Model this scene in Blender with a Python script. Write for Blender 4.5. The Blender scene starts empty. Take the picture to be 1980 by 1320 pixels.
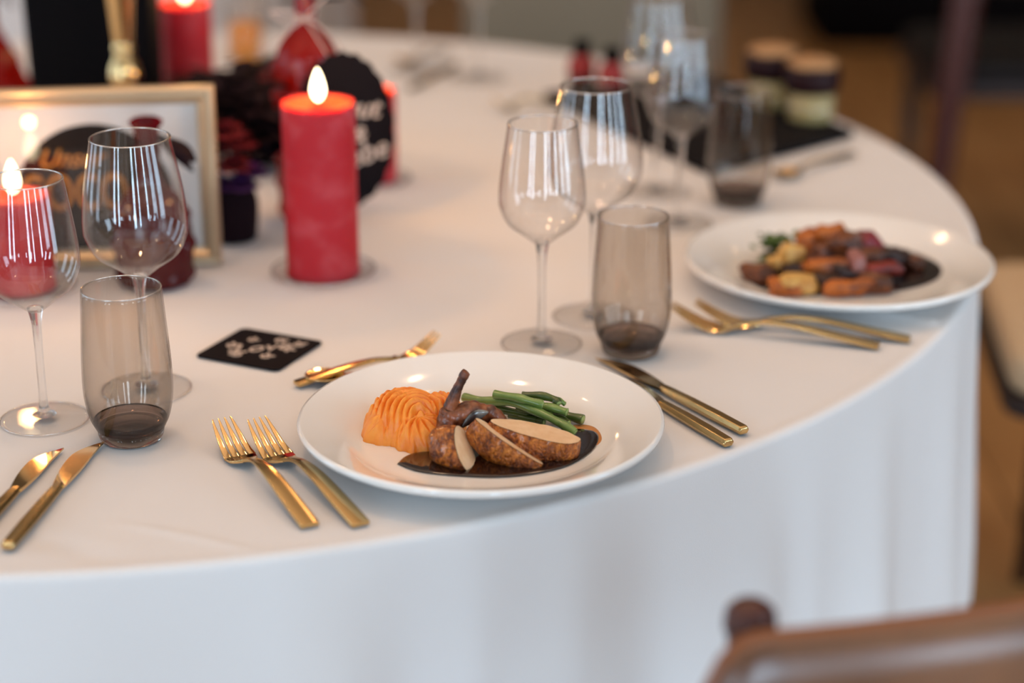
import bpy, bmesh, math, random
from math import sin, cos, pi, radians, sqrt, atan2, hypot, exp
from mathutils import Vector, Matrix, Euler, noise

R_ = random.Random(7)
S = bpy.context.scene
C = S.collection
T = 0.75            # table top height
F = 3850.0; PITCH = radians(20.5); H = 0.64

# ------------------------------------------------------------------ camera
cam = bpy.data.cameras.new('camera'); camo = bpy.data.objects.new('camera', cam); C.objects.link(camo)
camo.location = (0, 0, T + H); camo.rotation_euler = (pi / 2 - PITCH, 0, 0)
cam.sensor_width = 36; cam.lens = 36 * F / 1980
cam.dof.use_dof = True; cam.dof.focus_distance = 1.60
cam.dof.aperture_fstop = (cam.lens / 1000) / 0.037
cam.dof.aperture_blades = 0
S.camera = camo

# ------------------------------------------------------------------ world, lights, exposure
S.view_settings.view_transform = 'Standard'; S.view_settings.look = 'None'
S.view_settings.gamma = 1; S.view_settings.use_curve_mapping = False
S.view_settings.exposure = -0.10
try:
    cy = S.cycles
    cy.max_bounces = 14; cy.diffuse_bounces = 3; cy.glossy_bounces = 5
    cy.transmission_bounces = 10; cy.transparent_max_bounces = 40
    cy.caustics_reflective = False; cy.caustics_refractive = False
    cy.sample_clamp_indirect = 4.0; cy.sample_clamp_direct = 0.0
    cy.use_denoising = True; cy.denoiser = 'OPENIMAGEDENOISE'
    cy.blur_glossy = 0.5
except Exception as e:
    print(e)

def srgb(r, g, b):
    f = lambda c: (c / 255 / 12.92) if c / 255 <= 0.04045 else ((c / 255 + 0.055) / 1.055) ** 2.4
    return (f(r), f(g), f(b), 1)

W = bpy.data.worlds.new('World'); S.world = W; W.use_nodes = True
bg = W.node_tree.nodes['Background']; bg.inputs[0].default_value = (0.72, 0.84, 1.0, 1); bg.inputs[1].default_value = 1.2

def light(name, kind, loc, rot, energy, col, size=1.0, sy=None):
    l = bpy.data.lights.new(name, kind); l.energy = energy; l.color = col
    if kind == 'AREA':
        l.shape = 'RECTANGLE'; l.size = size; l.size_y = sy or size
    else:
        l.shadow_soft_size = size
    o = bpy.data.objects.new(name, l); C.objects.link(o); o.location = loc; o.rotation_euler = rot
    return o
COOL = (0.60, 0.80, 1.0); WARM = (1.0, 0.61, 0.34)
WIN_F = [(-3.5, 0.65), (-2.4, 0.5), (0.70, 0.55), (1.70, 0.42), (3.9, 0.7)]            # windows behind the camera: centre x, width
WIN_R = [(-1.9, 1.3), (0.1, 1.3)]                                       # windows of the right wall: centre y, width
WIN_L = [(0.6, 0.9), (2.4, 0.9), (4.2, 0.9)]                           # windows of the left wall: centre y, width
for i, (x, w) in enumerate(WIN_F):
    light('daylight_front', 'AREA', (x, -3.35, 1.52), (pi / 2, 0, 0), 165 * w, COOL, w, 2.82)
for i, (y, w) in enumerate(WIN_L):
    light('daylight_left', 'AREA', (-4.85, y, 1.52), (pi / 2, 0, -pi / 2), 38, COOL, w, 2.82)
for i, (y, w) in enumerate(WIN_R):
    light('daylight_right', 'AREA', (5.35, y, 1.52), (pi / 2, 0, pi / 2), 74 * w, COOL, w, 2.82)
light('overhead_fill', 'AREA', (-0.3, 2.2, 3.66), (0, 0, 0), 29, (1.0, 0.68, 0.48), 5.0, 4.0)  # broad warm fill added under the ceiling, no fixture behind it
LAMPS = [(-0.55, 1.85, 3.0, 62), (0.5, 2.7, 3.0, 34), (-1.6, 3.1, 3.0, 30), (1.6, 1.0, 3.0, 16), (-1.8, 0.9, 3.0, 16), (0.2, 4.6, 3.0, 22), (2.6, 5.0, 3.0, 12), (-2.8, 5.0, 3.0, 14)]
for x, y, z, e in LAMPS:
    light('pendant_light', 'POINT', (x, y, z), (0, 0, 0), e * .35, WARM, 0.07)

# ------------------------------------------------------------------ helpers
def at(px, py, z=0.0):
    """photo pixel -> world point at height z above the table top"""
    u = (px - 990) / F; v = -(py - 660) / F
    d = Vector((u, cos(PITCH) + v * sin(PITCH), -sin(PITCH) + v * cos(PITCH)))
    k = (H - z) / -d.z
    return Vector((d.x * k, d.y * k, T + z))

def atf(px, py, zf):
    return at(px, py, zf - T)

def project(q):
    x, y, z = q[0], q[1], q[2] - T - H
    zc = y * cos(PITCH) - z * sin(PITCH); yc = y * sin(PITCH) + z * cos(PITCH)
    return 990 + F * x / zc, 660 - F * yc / zc

class G:
    """mesh collector"""
    def __init__(s): s.v = []; s.f = []
    def add(s, v, f):
        n = len(s.v); s.v += [tuple(p) for p in v]; s.f += [tuple(i + n for i in q) for q in f]; return s
    def lathe(s, prof, n=64, c=(0, 0, 0), wob=None):
        v = []; f = []; m = len(prof)
        for i in range(n):
            a = 2 * pi * i / n
            for r, z in prof:
                k = 1 + (wob(a, z) if wob else 0)
                v.append((c[0] + r * k * cos(a), c[1] + r * k * sin(a), c[2] + z))
        for i in range(n):
            j = (i + 1) % n
            for k in range(m - 1):
                f.append((i * m + k, j * m + k, j * m + k + 1, i * m + k + 1))
        return s.add(v, f)
    def box(s, c, d, rot=0):
        v = []
        for x in (-1, 1):
            for y in (-1, 1):
                for z in (-1, 1):
                    X, Y = x * d[0] / 2, y * d[1] / 2
                    v.append((c[0] + X * cos(rot) - Y * sin(rot), c[1] + X * sin(rot) + Y * cos(rot), c[2] + z * d[2] / 2))
        return s.add(v, [(0, 1, 3, 2), (4, 6, 7, 5), (0, 4, 5, 1), (2, 3, 7, 6), (0, 2, 6, 4), (1, 5, 7, 3)])
    def loft(s, rings, cap=True, closed=False):
        m = len(rings[0]); v = [p for r in rings for p in r]; f = []
        for i in range(len(rings) - (0 if closed else 1)):
            j = (i + 1) % len(rings)
            for k in range(m):
                l = (k + 1) % m
                f.append((i * m + k, i * m + l, j * m + l, j * m + k))
        if cap and not closed:
            f.append(tuple(range(m))[::-1]); f.append(tuple((len(rings) - 1) * m + k for k in range(m)))
        return s.add(v, f)
    def tube(s, pts, rad, n=12, flat=1.0, up=Vector((0, 0, 1)), cap=True):
        pts = [Vector(p) for p in pts]
        if not hasattr(rad, '__len__'): rad = [rad] * len(pts)
        rings = []
        for i, p in enumerate(pts):
            d = (pts[min(i + 1, len(pts) - 1)] - pts[max(i - 1, 0)]).normalized()
            u = up if abs(d.dot(up)) < 0.95 else Vector((1, 0, 0))
            a = d.cross(u).normalized(); b = a.cross(d).normalized()
            rings.append([p + a * (rad[i] * cos(2 * pi * k / n)) + b * (rad[i] * flat * sin(2 * pi * k / n)) for k in range(n)])
        return s.loft(rings, cap)
    def sphere(s, c, r, n=16, m=10):
        rx, ry, rz = (r, r, r) if not hasattr(r, '__len__') else r
        v = []; f = []
        for i in range(m + 1):
            t = pi * i / m
            for k in range(n):
                a = 2 * pi * k / n
                v.append((c[0] + rx * sin(t) * cos(a), c[1] + ry * sin(t) * sin(a), c[2] + rz * cos(t)))
        for i in range(m):
            for k in range(n):
                l = (k + 1) % n
                f.append((i * n + k, (i + 1) * n + k, (i + 1) * n + l, i * n + l))
        return s.add(v, f)
    def prism(s, pts, z0, z1):
        """outline in xy, extruded"""
        m = len(pts)
        v = [(x, y, z0) for x, y in pts] + [(x, y, z1) for x, y in pts]
        f = [tuple(range(m))[::-1], tuple(range(m, 2 * m))]
        f += [(k, (k + 1) % m, m + (k + 1) % m, m + k) for k in range(m)]
        return s.add(v, f)

def part(name, g, mat, parent=None, smooth=True, bevel=0, sub=0, loc=None, rot=None, weld=True, angle=None):
    me = bpy.data.meshes.new(name); me.from_pydata(g.v, [], g.f)
    bm = bmesh.new(); bm.from_mesh(me)
    if weld: bmesh.ops.remove_doubles(bm, verts=bm.verts, dist=1e-6)
    bmesh.ops.dissolve_degenerate(bm, edges=bm.edges, dist=1e-7)
    bmesh.ops.recalc_face_normals(bm, faces=bm.faces)
    if smooth:
        for f in bm.faces: f.smooth = True
        if angle:
            for e in bm.edges:
                if len(e.link_faces) == 2 and e.calc_face_angle(0) > radians(angle): e.smooth = False
    bm.to_mesh(me); bm.free()
    me.materials.append(mat)
    o = bpy.data.objects.new(name, me); C.objects.link(o)
    if parent: o.parent = parent
    if loc is not None: o.location = loc
    if rot is not None: o.rotation_euler = rot
    if bevel:
        b = o.modifiers.new('bevel', 'BEVEL'); b.width = bevel; b.segments = 3; b.limit_method = 'ANGLE'
    if sub:
        m = o.modifiers.new('sub', 'SUBSURF'); m.levels = sub; m.render_levels = sub
    return o

def thing(name, label, cat, loc=(0, 0, 0), rz=0, group=None, rot=None):
    o = bpy.data.objects.new(name, None); C.objects.link(o); o.location = loc
    o.rotation_euler = rot or (0, 0, rz); o.empty_display_size = 0.02
    return tag(o, label, cat, group)
def tag(o, label, cat, group=None, kind=None):
    o['label'] = label; o['category'] = cat
    if group: o['group'] = group
    if kind: o['kind'] = kind
    return o
def struct(o): o['kind'] = 'structure'; return o

def copy_tree(o, parent=None):
    c = o.copy(); C.objects.link(c)
    if parent: c.parent = parent
    for ch in o.children: copy_tree(ch, c)
    return c
def clone(o, label, loc, rz=0, group=None):
    c = copy_tree(o); c['label'] = label; c.location = loc; c.rotation_euler = (0, 0, rz)
    if group: c['group'] = group
    return c

# ------------------------------------------------------------------ materials
def mat(name, col, rough=0.5, metal=0.0, bump=None, mix=None, **kw):
    """bump=(scale, strength, detail); mix=(colour2, scale, lo, hi)"""
    m = bpy.data.materials.new(name); m.use_nodes = True
    nt = m.node_tree; p = nt.nodes['Principled BSDF']; L = nt.links.new
    p.inputs['Base Color'].default_value = col; p.inputs['Roughness'].default_value = rough
    p.inputs['Metallic'].default_value = metal
    for k, v in kw.items():
        p.inputs[k.replace('_', ' ')].default_value = v
    tc = nt.nodes.new('ShaderNodeTexCoord')
    if mix:
        n = nt.nodes.new('ShaderNodeTexNoise'); n.inputs['Scale'].default_value = mix[1]; n.inputs['Detail'].default_value = 6
        L(tc.outputs['Object'], n.inputs['Vector'])
        r = nt.nodes.new('ShaderNodeValToRGB'); r.color_ramp.elements[0].position = mix[2]; r.color_ramp.elements[1].position = mix[3]
        r.color_ramp.elements[0].color = col; r.color_ramp.elements[1].color = mix[0]
        L(n.outputs['Fac'], r.inputs[0]); L(r.outputs[0], p.inputs['Base Color'])
    if bump:
        n = nt.nodes.new('ShaderNodeTexNoise'); n.inputs['Scale'].default_value = bump[0]; n.inputs['Detail'].default_value = bump[2]
        L(tc.outputs['Object'], n.inputs['Vector'])
        b = nt.nodes.new('ShaderNodeBump'); b.inputs['Strength'].default_value = bump[1]; b.inputs['Distance'].default_value = bump[3] if len(bump) > 3 else 0.001
        L(n.outputs['Fac'], b.inputs['Height']); L(b.outputs[0], p.inputs['Normal'])
    return m

def emis(name, col, st):
    m = bpy.data.materials.new(name); m.use_nodes = True; nt = m.node_tree; nt.nodes.clear()
    e = nt.nodes.new('ShaderNodeEmission'); e.inputs[0].default_value = col; e.inputs[1].default_value = st
    o = nt.nodes.new('ShaderNodeOutputMaterial'); nt.links.new(e.outputs[0], o.inputs[0]); return m

def thin_glass(name, tint=(1, 1, 1), edge=(0.8, 0.8, 0.8), f0=0.04, k=0.85, rough=0.01, pw=4.0, ep=2.2):
    """thin clear wall: see-through with angle dependent mirror reflection"""
    m = bpy.data.materials.new(name); m.use_nodes = True; nt = m.node_tree; nt.nodes.clear(); L = nt.links.new; N = nt.nodes.new
    lw = N('ShaderNodeLayerWeight'); lw.inputs[0].default_value = 0.5
    pwn = N('ShaderNodeMath'); pwn.operation = 'POWER'; pwn.inputs[1].default_value = pw; L(lw.outputs['Facing'], pwn.inputs[0])
    ma = N('ShaderNodeMath'); ma.operation = 'MULTIPLY_ADD'; ma.inputs[1].default_value = k; ma.inputs[2].default_value = f0; L(pwn.outputs[0], ma.inputs[0])
    mc = N('ShaderNodeMix'); mc.data_type = 'RGBA'; mc.inputs[6].default_value = (*tint, 1); mc.inputs[7].default_value = (*edge, 1)
    p2 = N('ShaderNodeMath'); p2.operation = 'POWER'; p2.inputs[1].default_value = ep; L(lw.outputs['Facing'], p2.inputs[0]); L(p2.outputs[0], mc.inputs[0])
    t = N('ShaderNodeBsdfTransparent'); L(mc.outputs[2], t.inputs[0])
    g = N('ShaderNodeBsdfGlossy'); g.inputs['Roughness'].default_value = rough
    mx = N('ShaderNodeMixShader'); L(ma.outputs[0], mx.inputs[0]); L(t.outputs[0], mx.inputs[1]); L(g.outputs[0], mx.inputs[2])
    o = N('ShaderNodeOutputMaterial'); L(mx.outputs[0], o.inputs[0]); return m

def solid_glass(name, col=(1, 1, 1), ior=1.45, rough=0.0, clear=0.0):
    m = bpy.data.materials.new(name); m.use_nodes = True; nt = m.node_tree; nt.nodes.clear(); L = nt.links.new; N = nt.nodes.new
    g = N('ShaderNodeBsdfGlass'); g.inputs[0].default_value = (*col, 1); g.inputs['IOR'].default_value = ior; g.inputs['Roughness'].default_value = rough
    o = N('ShaderNodeOutputMaterial')
    if clear:
        t = N('ShaderNodeBsdfTransparent'); t.inputs[0].default_value = (*col, 1)
        mx = N('ShaderNodeMixShader'); mx.inputs[0].default_value = clear; L(g.outputs[0], mx.inputs[1]); L(t.outputs[0], mx.inputs[2]); L(mx.outputs[0], o.inputs[0])
    else:
        L(g.outputs[0], o.inputs[0])
    return m

M = {}
M['cloth'] = mat('cloth_white', srgb(229, 226, 224), 0.85, bump=(900, 0.12, 2, 0.0006), Sheen_Weight=0.1)
M['plate'] = mat('porcelain', srgb(243, 240, 235), 0.12, Coat_Weight=0.5, Coat_Roughness=0.04)
M['gold'] = mat('brushed_gold', (0.64, 0.44, 0.19, 1), 0.20, 1.0, bump=(240, 0.05, 4, 0.0005))
M['gold_polish'] = mat('polished_gold', (0.76, 0.52, 0.24, 1), 0.08, 1.0)
M['glass'] = thin_glass('clear_glass_wall', (0.992, 0.992, 0.992), (0.90, 0.89, 0.88), 0.045, 0.7, .01, 5.0)
M['glass_rim'] = thin_glass('clear_glass_rim', (0.97, 0.97, 0.97), (0.9, 0.9, 0.9), 0.55, 0.4, 0.25)
M['glass_foot'] = thin_glass('clear_glass_foot', (0.995, 0.995, 0.995), (0.93, 0.92, 0.91), 0.04, 0.5, .01, 6.0)
M['stem'] = solid_glass('stem_glass', (1, 1, 1), 1.45, 0.0, 0.25)
M['smoke'] = thin_glass('smoked_glass_wall', (0.905, 0.885, 0.862), (0.70, 0.67, 0.64), 0.04, 0.55)
def thick_to_thin(m, z0, z1, dark, dark_edge):
    """the wall thickens towards its bottom, so the smoke tint deepens with height above the foot"""
    nt = m.node_tree; N = nt.nodes.new; L = nt.links.new; mc = [n for n in nt.nodes if n.type == 'MIX'][0]
    tc = N('ShaderNodeTexCoord'); sx = N('ShaderNodeSeparateXYZ'); L(tc.outputs['Object'], sx.inputs[0])
    mr = N('ShaderNodeMapRange'); mr.interpolation_type = 'SMOOTHSTEP'; mr.inputs['From Min'].default_value = z0; mr.inputs['From Max'].default_value = z1; L(sx.outputs['Z'], mr.inputs['Value'])
    for i, dk in ((6, dark), (7, dark_edge)):
        c = N('ShaderNodeMix'); c.data_type = 'RGBA'; c.inputs[6].default_value = (*dk, 1); c.inputs[7].default_value = mc.inputs[i].default_value[:]
        L(mr.outputs[0], c.inputs[0]); L(c.outputs[2], mc.inputs[i])
thick_to_thin(M['smoke'], .008, .034, (.80, .76, .74), (.03, .02, .02))
M['smoke_dark'] = thin_glass('smoked_glass_bottom', (0.92, 0.89, 0.87), (0.02, 0.015, 0.015), 0.05, 0.5, .01, 4.0, 1.7)
M['base_clear'] = solid_glass('tumbler_base_glass', (0.86, 0.83, 0.80), 1.45, 0.0, 0.3)
M['smoke_solid'] = solid_glass('smoked_solid_glass', (0.70, 0.64, 0.62), 1.45, 0.0, 0.0)
M['red_glass'] = thin_glass('red_glass', (0.62, 0.015, 0.02), (0.22, 0.0, 0.01), 0.05, 0.35, 0.08)
def coloured(m, col, fac):
    nt = m.node_tree; N = nt.nodes.new; L = nt.links.new; out = [n for n in nt.nodes if n.type == 'OUTPUT_MATERIAL'][0]
    src = out.inputs[0].links[0].from_socket
    d = N('ShaderNodeBsdfDiffuse'); d.inputs[0].default_value = (*col, 1); t = N('ShaderNodeBsdfTranslucent'); t.inputs[0].default_value = (*col, 1)
    a = N('ShaderNodeMixShader'); L(d.outputs[0], a.inputs[1]); L(t.outputs[0], a.inputs[2]); a.inputs[0].default_value = .6
    b = N('ShaderNodeMixShader'); b.inputs[0].default_value = fac; L(src, b.inputs[1]); L(a.outputs[0], b.inputs[2]); L(b.outputs[0], out.inputs[0])
coloured(M['red_glass'], (.90, .02, .008), .32)
M['dark_glass'] = thin_glass('burgundy_glass', (0.26, 0.012, 0.025), (0.10, 0.0, 0.01), 0.07, 0.4, 0.05)
coloured(M['dark_glass'], (.30, .005, .015), .45)
M['amber_glass'] = mat('amber_wax', srgb(232, 150, 35), 0.4, Subsurface_Weight=0.5, Subsurface_Radius=(0.02, 0.01, 0.003), Subsurface_Scale=1.0)
M['wax'] = mat('red_wax', srgb(186, 8, 28), 0.65, mix=(srgb(200, 72, 80), 34, 0.50, 0.76), bump=(60, 0.15, 4, 0.001), Subsurface_Weight=0.6, Subsurface_Radius=(0.022, 0.003, 0.002), Subsurface_Scale=1.0)
M['wax_top'] = mat('melted_wax_glow', srgb(236, 74, 40), 0.35, Subsurface_Weight=0.5, Subsurface_Radius=(0.03, 0.008, 0.003), Subsurface_Scale=1.0)  # molten wax, with the flame's orange glow put into its colour
M['wick'] = mat('wick', (0.02, 0.015, 0.01, 1), 0.9)
M['flame'] = emis('flame', (1.0, 0.80, 0.50, 1), 9)
M['flame_low'] = emis('flame_low', (1.0, 0.35, 0.08, 1), 2.0)
M['frame'] = mat('champagne_frame', srgb(196, 172, 140), 0.38, 0.55, bump=(90, 0.15, 4, 0.0006))
M['paper'] = mat('paper', srgb(232, 226, 220), 0.7)
M['print'] = mat('black_print', srgb(26, 19, 19), 0.6, Specular_IOR_Level=.1)
M['gold_print'] = mat('gold_print', srgb(190, 122, 36), 0.45, 0.2)
M['white_print'] = mat('white_print', srgb(196, 178, 164), 0.7)
M['black_card'] = mat('black_card', srgb(20, 15, 18), 0.8, Specular_IOR_Level=.1)
M['black'] = mat('black_matt', srgb(10, 8, 10), 0.85, Specular_IOR_Level=.08)
M['black_leaf'] = mat('black_leaf', srgb(26, 12, 18), 0.85, Specular_IOR_Level=.12)
M['petal_red'] = mat('petal_burgundy', srgb(112, 8, 24), 0.8)
M['petal_purple'] = mat('petal_purple', srgb(74, 26, 92), 0.8)
M['twine'] = mat('pale_ribbon', srgb(206, 186, 176), 0.8)
M['slate'] = mat('slate', srgb(18, 15, 17), 0.75, Specular_IOR_Level=.12, bump=(60, 0.3, 4, 0.001))
M['label_red'] = mat('label_red', srgb(150, 30, 26), 0.5)
M['bottle_dark'] = mat('dark_bottle', srgb(44, 18, 12), 0.2)
M['cream'] = mat('cream_fill', srgb(206, 182, 122), 0.5)
M['berry'] = mat('berry_layer', srgb(34, 7, 11), 0.5, Specular_IOR_Level=.2)
M['cork'] = mat('gold_crumble', srgb(176, 132, 88), 0.6, bump=(300, 0.6, 3, 0.003))
M['wood'] = mat('chair_wood', srgb(124, 78, 44), 0.28, mix=(srgb(84, 50, 28), 9, 0.35, 0.7), Coat_Weight=1.0, Coat_Roughness=0.28)
M['wood_edge'] = mat('chair_wood_edge', srgb(132, 76, 38), 0.4)
M['wood_red'] = mat('dark_red_wood', srgb(74, 34, 28), 0.35)
M['wood_dark'] = mat('dark_wood', srgb(42, 26, 22), 0.5)
M['cushion'] = mat('cushion', srgb(212, 184, 148), 0.9, bump=(300, 0.2, 2, 0.001))
M['grey_fab'] = mat('grey_fabric', srgb(132, 122, 104), 0.95)
M['seat_leather'] = mat('dark_leather', srgb(18, 13, 14), 0.5, Specular_IOR_Level=.2)
M['floor'] = mat('floor_boards', srgb(182, 134, 82), 0.42, mix=(srgb(152, 108, 62), 3, 0.3, 0.7))
M['wall'] = mat('wall_paint', srgb(150, 136, 118), 0.9)
M['wall_dark'] = mat('dark_panelling', srgb(40, 30, 26), 0.8)
M['ceiling'] = mat('ceiling_paint', srgb(226, 218, 206), 0.9)
M['win'] = mat('window_paint', srgb(220, 220, 216), 0.5)
M['pane'] = thin_glass('window_pane', (0.97, 0.97, 0.97), (0.9, 0.9, 0.9), 0.04, 0.5)

# food
def food_skin():
    m = bpy.data.materials.new('roasted_skin'); m.use_nodes = True; nt = m.node_tree; p = nt.nodes['Principled BSDF']; L = nt.links.new; N = nt.nodes.new
    tc = N('ShaderNodeTexCoord')
    n1 = N('ShaderNodeTexNoise'); n1.inputs['Scale'].default_value = 70; n1.inputs['Detail'].default_value = 8; n1.inputs['Roughness'].default_value = 0.7; n1.inputs['Distortion'].default_value = 0.6
    n2 = N('ShaderNodeTexNoise'); n2.inputs['Scale'].default_value = 260; n2.inputs['Detail'].default_value = 6; n2.inputs['Distortion'].default_value = 1.2
    v = N('ShaderNodeTexVoronoi'); v.feature = 'DISTANCE_TO_EDGE'; v.inputs['Scale'].default_value = 190
    mp = N('ShaderNodeMapping'); mp.inputs['Scale'].default_value = (1, 1, 0.5)
    L(tc.outputs['Object'], n1.inputs['Vector']); L(tc.outputs['Object'], n2.inputs['Vector']); L(tc.outputs['Object'], mp.inputs[0]); L(mp.outputs[0], v.inputs['Vector'])
    r = N('ShaderNodeValToRGB'); e = r.color_ramp.elements
    e[0].position = 0.34; e[0].color = srgb(44, 17, 8); e[1].position = 0.66; e[1].color = srgb(232, 150, 62)
    a = e.new(0.43); a.color = srgb(118, 52, 14); b = e.new(0.54); b.color = srgb(198, 112, 36)
    mm = N('ShaderNodeMath'); mm.operation = 'MULTIPLY_ADD'; mm.inputs[1].default_value = 0.35; L(n2.outputs['Fac'], mm.inputs[0])
    m3 = N('ShaderNodeMath'); m3.operation = 'MULTIPLY'; m3.inputs[1].default_value = 0.66; L(n1.outputs['Fac'], m3.inputs[0]); L(m3.outputs[0], mm.inputs[2])
    L(mm.outputs[0], r.inputs[0]); L(r.outputs[0], p.inputs['Base Color'])
    ad = N('ShaderNodeMath'); ad.operation = 'ADD'; L(n2.outputs['Fac'], ad.inputs[0])
    vs = N('ShaderNodeMath'); vs.operation = 'MINIMUM'; vs.inputs[1].default_value = 0.12; L(v.outputs['Distance'], vs.inputs[0])
    v2 = N('ShaderNodeMath'); v2.operation = 'MULTIPLY'; v2.inputs[1].default_value = 3.0; L(vs.outputs[0], v2.inputs[0]); L(v2.outputs[0], ad.inputs[1])
    bp = N('ShaderNodeBump'); bp.inputs['Strength'].default_value = 1.0; bp.inputs['Distance'].default_value = 0.0026; L(ad.outputs[0], bp.inputs['Height']); L(bp.outputs[0], p.inputs['Normal'])
    p.inputs['Roughness'].default_value = 0.36; p.inputs['Coat Weight'].default_value = 0.4; p.inputs['Coat Roughness'].default_value = 0.12
    return m
M['skin'] = food_skin()
M['flesh'] = mat('chicken_flesh', srgb(238, 202, 162), 0.6, mix=(srgb(226, 184, 138), 120, 0.35, 0.7), bump=(400, 0.5, 6, 0.0008), Subsurface_Weight=0.3, Subsurface_Radius=(0.006, 0.003, 0.002), Subsurface_Scale=1.0)
M['bone'] = mat('roasted_bone', srgb(140, 78, 44), 0.4, mix=(srgb(52, 24, 18), 70, 0.42, 0.58), bump=(160, 0.6, 5, 0.001))
M['knuckle'] = mat('roasted_joint', srgb(150, 82, 44), 0.38, mix=(srgb(78, 40, 24), 110, 0.38, 0.62), bump=(240, 0.6, 5, 0.001), Coat_Weight=0.3)
M['membrane'] = mat('grey_membrane', srgb(128, 124, 116), 0.25, mix=(srgb(52, 44, 42), 60, 0.4, 0.6), Coat_Weight=0.5)
M['bean'] = mat('green_bean', srgb(92, 122, 52), 0.3, mix=(srgb(126, 150, 76), 60, 0.35, 0.7), bump=(300, 0.2, 3, 0.0005), Coat_Weight=0.35, Coat_Roughness=0.15)
M['bean_dark'] = mat('dark_green_bean', srgb(52, 70, 24), 0.32, mix=(srgb(74, 92, 36), 60, 0.35, 0.7), Coat_Weight=0.35)
M['bean_in'] = mat('bean_end', srgb(150, 166, 96), 0.5)
M['mash'] = mat('carrot_mash', srgb(252, 158, 58), 0.42, mix=(srgb(242, 136, 38), 90, 0.4, 0.65), bump=(500, 0.25, 5, 0.0008), Subsurface_Weight=0.25, Subsurface_Radius=(0.006, 0.003, 0.001), Subsurface_Scale=1.0, Coat_Weight=0.15, Coat_Roughness=0.25)
M['jus'] = mat('dark_jus', srgb(26, 9, 8), 0.10, Coat_Weight=0.6, Coat_Roughness=0.05, bump=(55, 0.15, 3, 0.001))
M['jus_thin'] = mat('thin_jus', srgb(206, 140, 82), 0.15, Coat_Weight=0.5)

# ------------------------------------------------------------------ the room
RX0, RX1, RY0, RY1, RH = -4.7, 5.2, -3.2, 9.0, 3.7
# floor boards laid away from the camera
fl = struct(part('floor', G().box(((RX0 + RX1) / 2, (RY0 + RY1) / 2, -0.06), (RX1 - RX0 + .4, RY1 - RY0 + .4, 0.1)), M['floor'], smooth=False))
bw = 0.19; nb = 0
x = RX0
while x < RX1:
    if -1.2 < x < 3.4:
        g = G().box((0, 0, 0), (bw - 0.006, 7.5, 0.012))
        part('plank', g, M['floor'], fl, smooth=False, loc=(x + bw / 2, 5.1, -0.006))
    x += bw
struct(part('ceiling', G().box(((RX0 + RX1) / 2, (RY0 + RY1) / 2, RH + .05), (RX1 - RX0 + .4, RY1 - RY0 + .4, 0.1)), M['ceiling'], smooth=False))
struct(part('wall_back', G().box(((RX0 + RX1) / 2, RY1 + .1, RH / 2), (RX1 - RX0, 0.2, RH)), M['wall'], smooth=False))
struct(part('baseboard_back', G().box(((RX0 + RX1) / 2, RY1 - .012, 0.09), (RX1 - RX0, 0.024, 0.18)), M['wall_dark'], smooth=False))
def wall_with_windows(name, wins, axis, pos, a0, a1, z0=0.10, z1=2.95):
    g = G(); cuts = sorted((c - w / 2, c + w / 2) for c, w in wins); prev = a0
    def seg(b0, b1, h0, h1):
        if axis == 'x': g.box(((b0 + b1) / 2, pos, (h0 + h1) / 2), (b1 - b0, 0.2, h1 - h0))
        else: g.box((pos, (b0 + b1) / 2, (h0 + h1) / 2), (0.2, b1 - b0, h1 - h0))
    for c0, c1 in cuts:
        seg(prev, c0, 0, RH); seg(c0, c1, 0, z0); seg(c0, c1, z1, RH); prev = c1
    seg(prev, a1, 0, RH)
    return struct(part(name, g, M['wall'], smooth=False, weld=False))
wall_with_windows('wall_front', WIN_F, 'x', RY0 - .1, RX0, RX1)
wall_with_windows('wall_left', WIN_L, 'y', RX0 - .1, RY0, RY1)
wall_with_windows('wall_right', WIN_R, 'y', RX1 + .1, RY0, RY1)
wn = 0
for axis, wins in (('x', WIN_F), ('y', WIN_L), ('r', WIN_R)):
    for c, w in wins:
        wn += 1
        loc = (c, RY0 - .03, 0) if axis == 'x' else (RX0 - .03 if axis == 'y' else RX1 + .03, c, 0)
        r = bpy.data.objects.new('window_%d' % wn, None); C.objects.link(r); r.location = loc; r.rotation_euler = (0, 0, 0 if axis == 'x' else pi / 2)
        struct(r)
        g = G()
        for sx in (-1, 1): g.box((sx * (w / 2 - .03), 0, 1.525), (.06, .06, 2.85))
        for z in (.13, 2.92): g.box((0, 0, z), (w - .12, .06, .06))
        wf = part('window_frame', g, M['win'], r, smooth=False, weld=False)
        for z in (.85, 1.53, 2.23): part('glazing_bar', G().box((0, 0, z), (w - .12, .035, .03)), M['win'], wf, smooth=False)
        part('pane', G().box((0, .02, 1.525), (w - .12, .004, 2.73)), M['pane'], r, smooth=False)

# pendant lamps that carry the warm light
p0 = None
for x, y, z, e in LAMPS:
    if p0 is None:
        p0 = thing('pendant_lamp', 'small brass pendant lamp hanging above the dining table', 'lamp', (x, y, z), 0, 'pendant lamps under the ceiling')
        part('cord', G().tube([(0, 0, .12), (0, 0, RH - z)], .004, 8), M['black'], p0)
        part('socket', G().lathe([(0, .19), (.022, .185), (.025, .12), (.0, .115)], 24), M['gold'], p0)
        part('canopy', G().lathe([(0, RH - z - .03), (.05, RH - z - .025), (.055, RH - z), (0, RH - z)], 24), M['gold'], p0)
    else:
        clone(p0, 'small brass pendant lamp hanging above ' + {(.5): 'the far right of the dining table', -1.6: 'the far left of the dining table', 1.6: 'the floor right of the near chair', -1.8: 'the floor left of the camera', .2: 'the grey armchair', 2.6: 'the floor before the black bench', -2.8: 'the second clothed table'}[x], (x, y, z))

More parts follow.
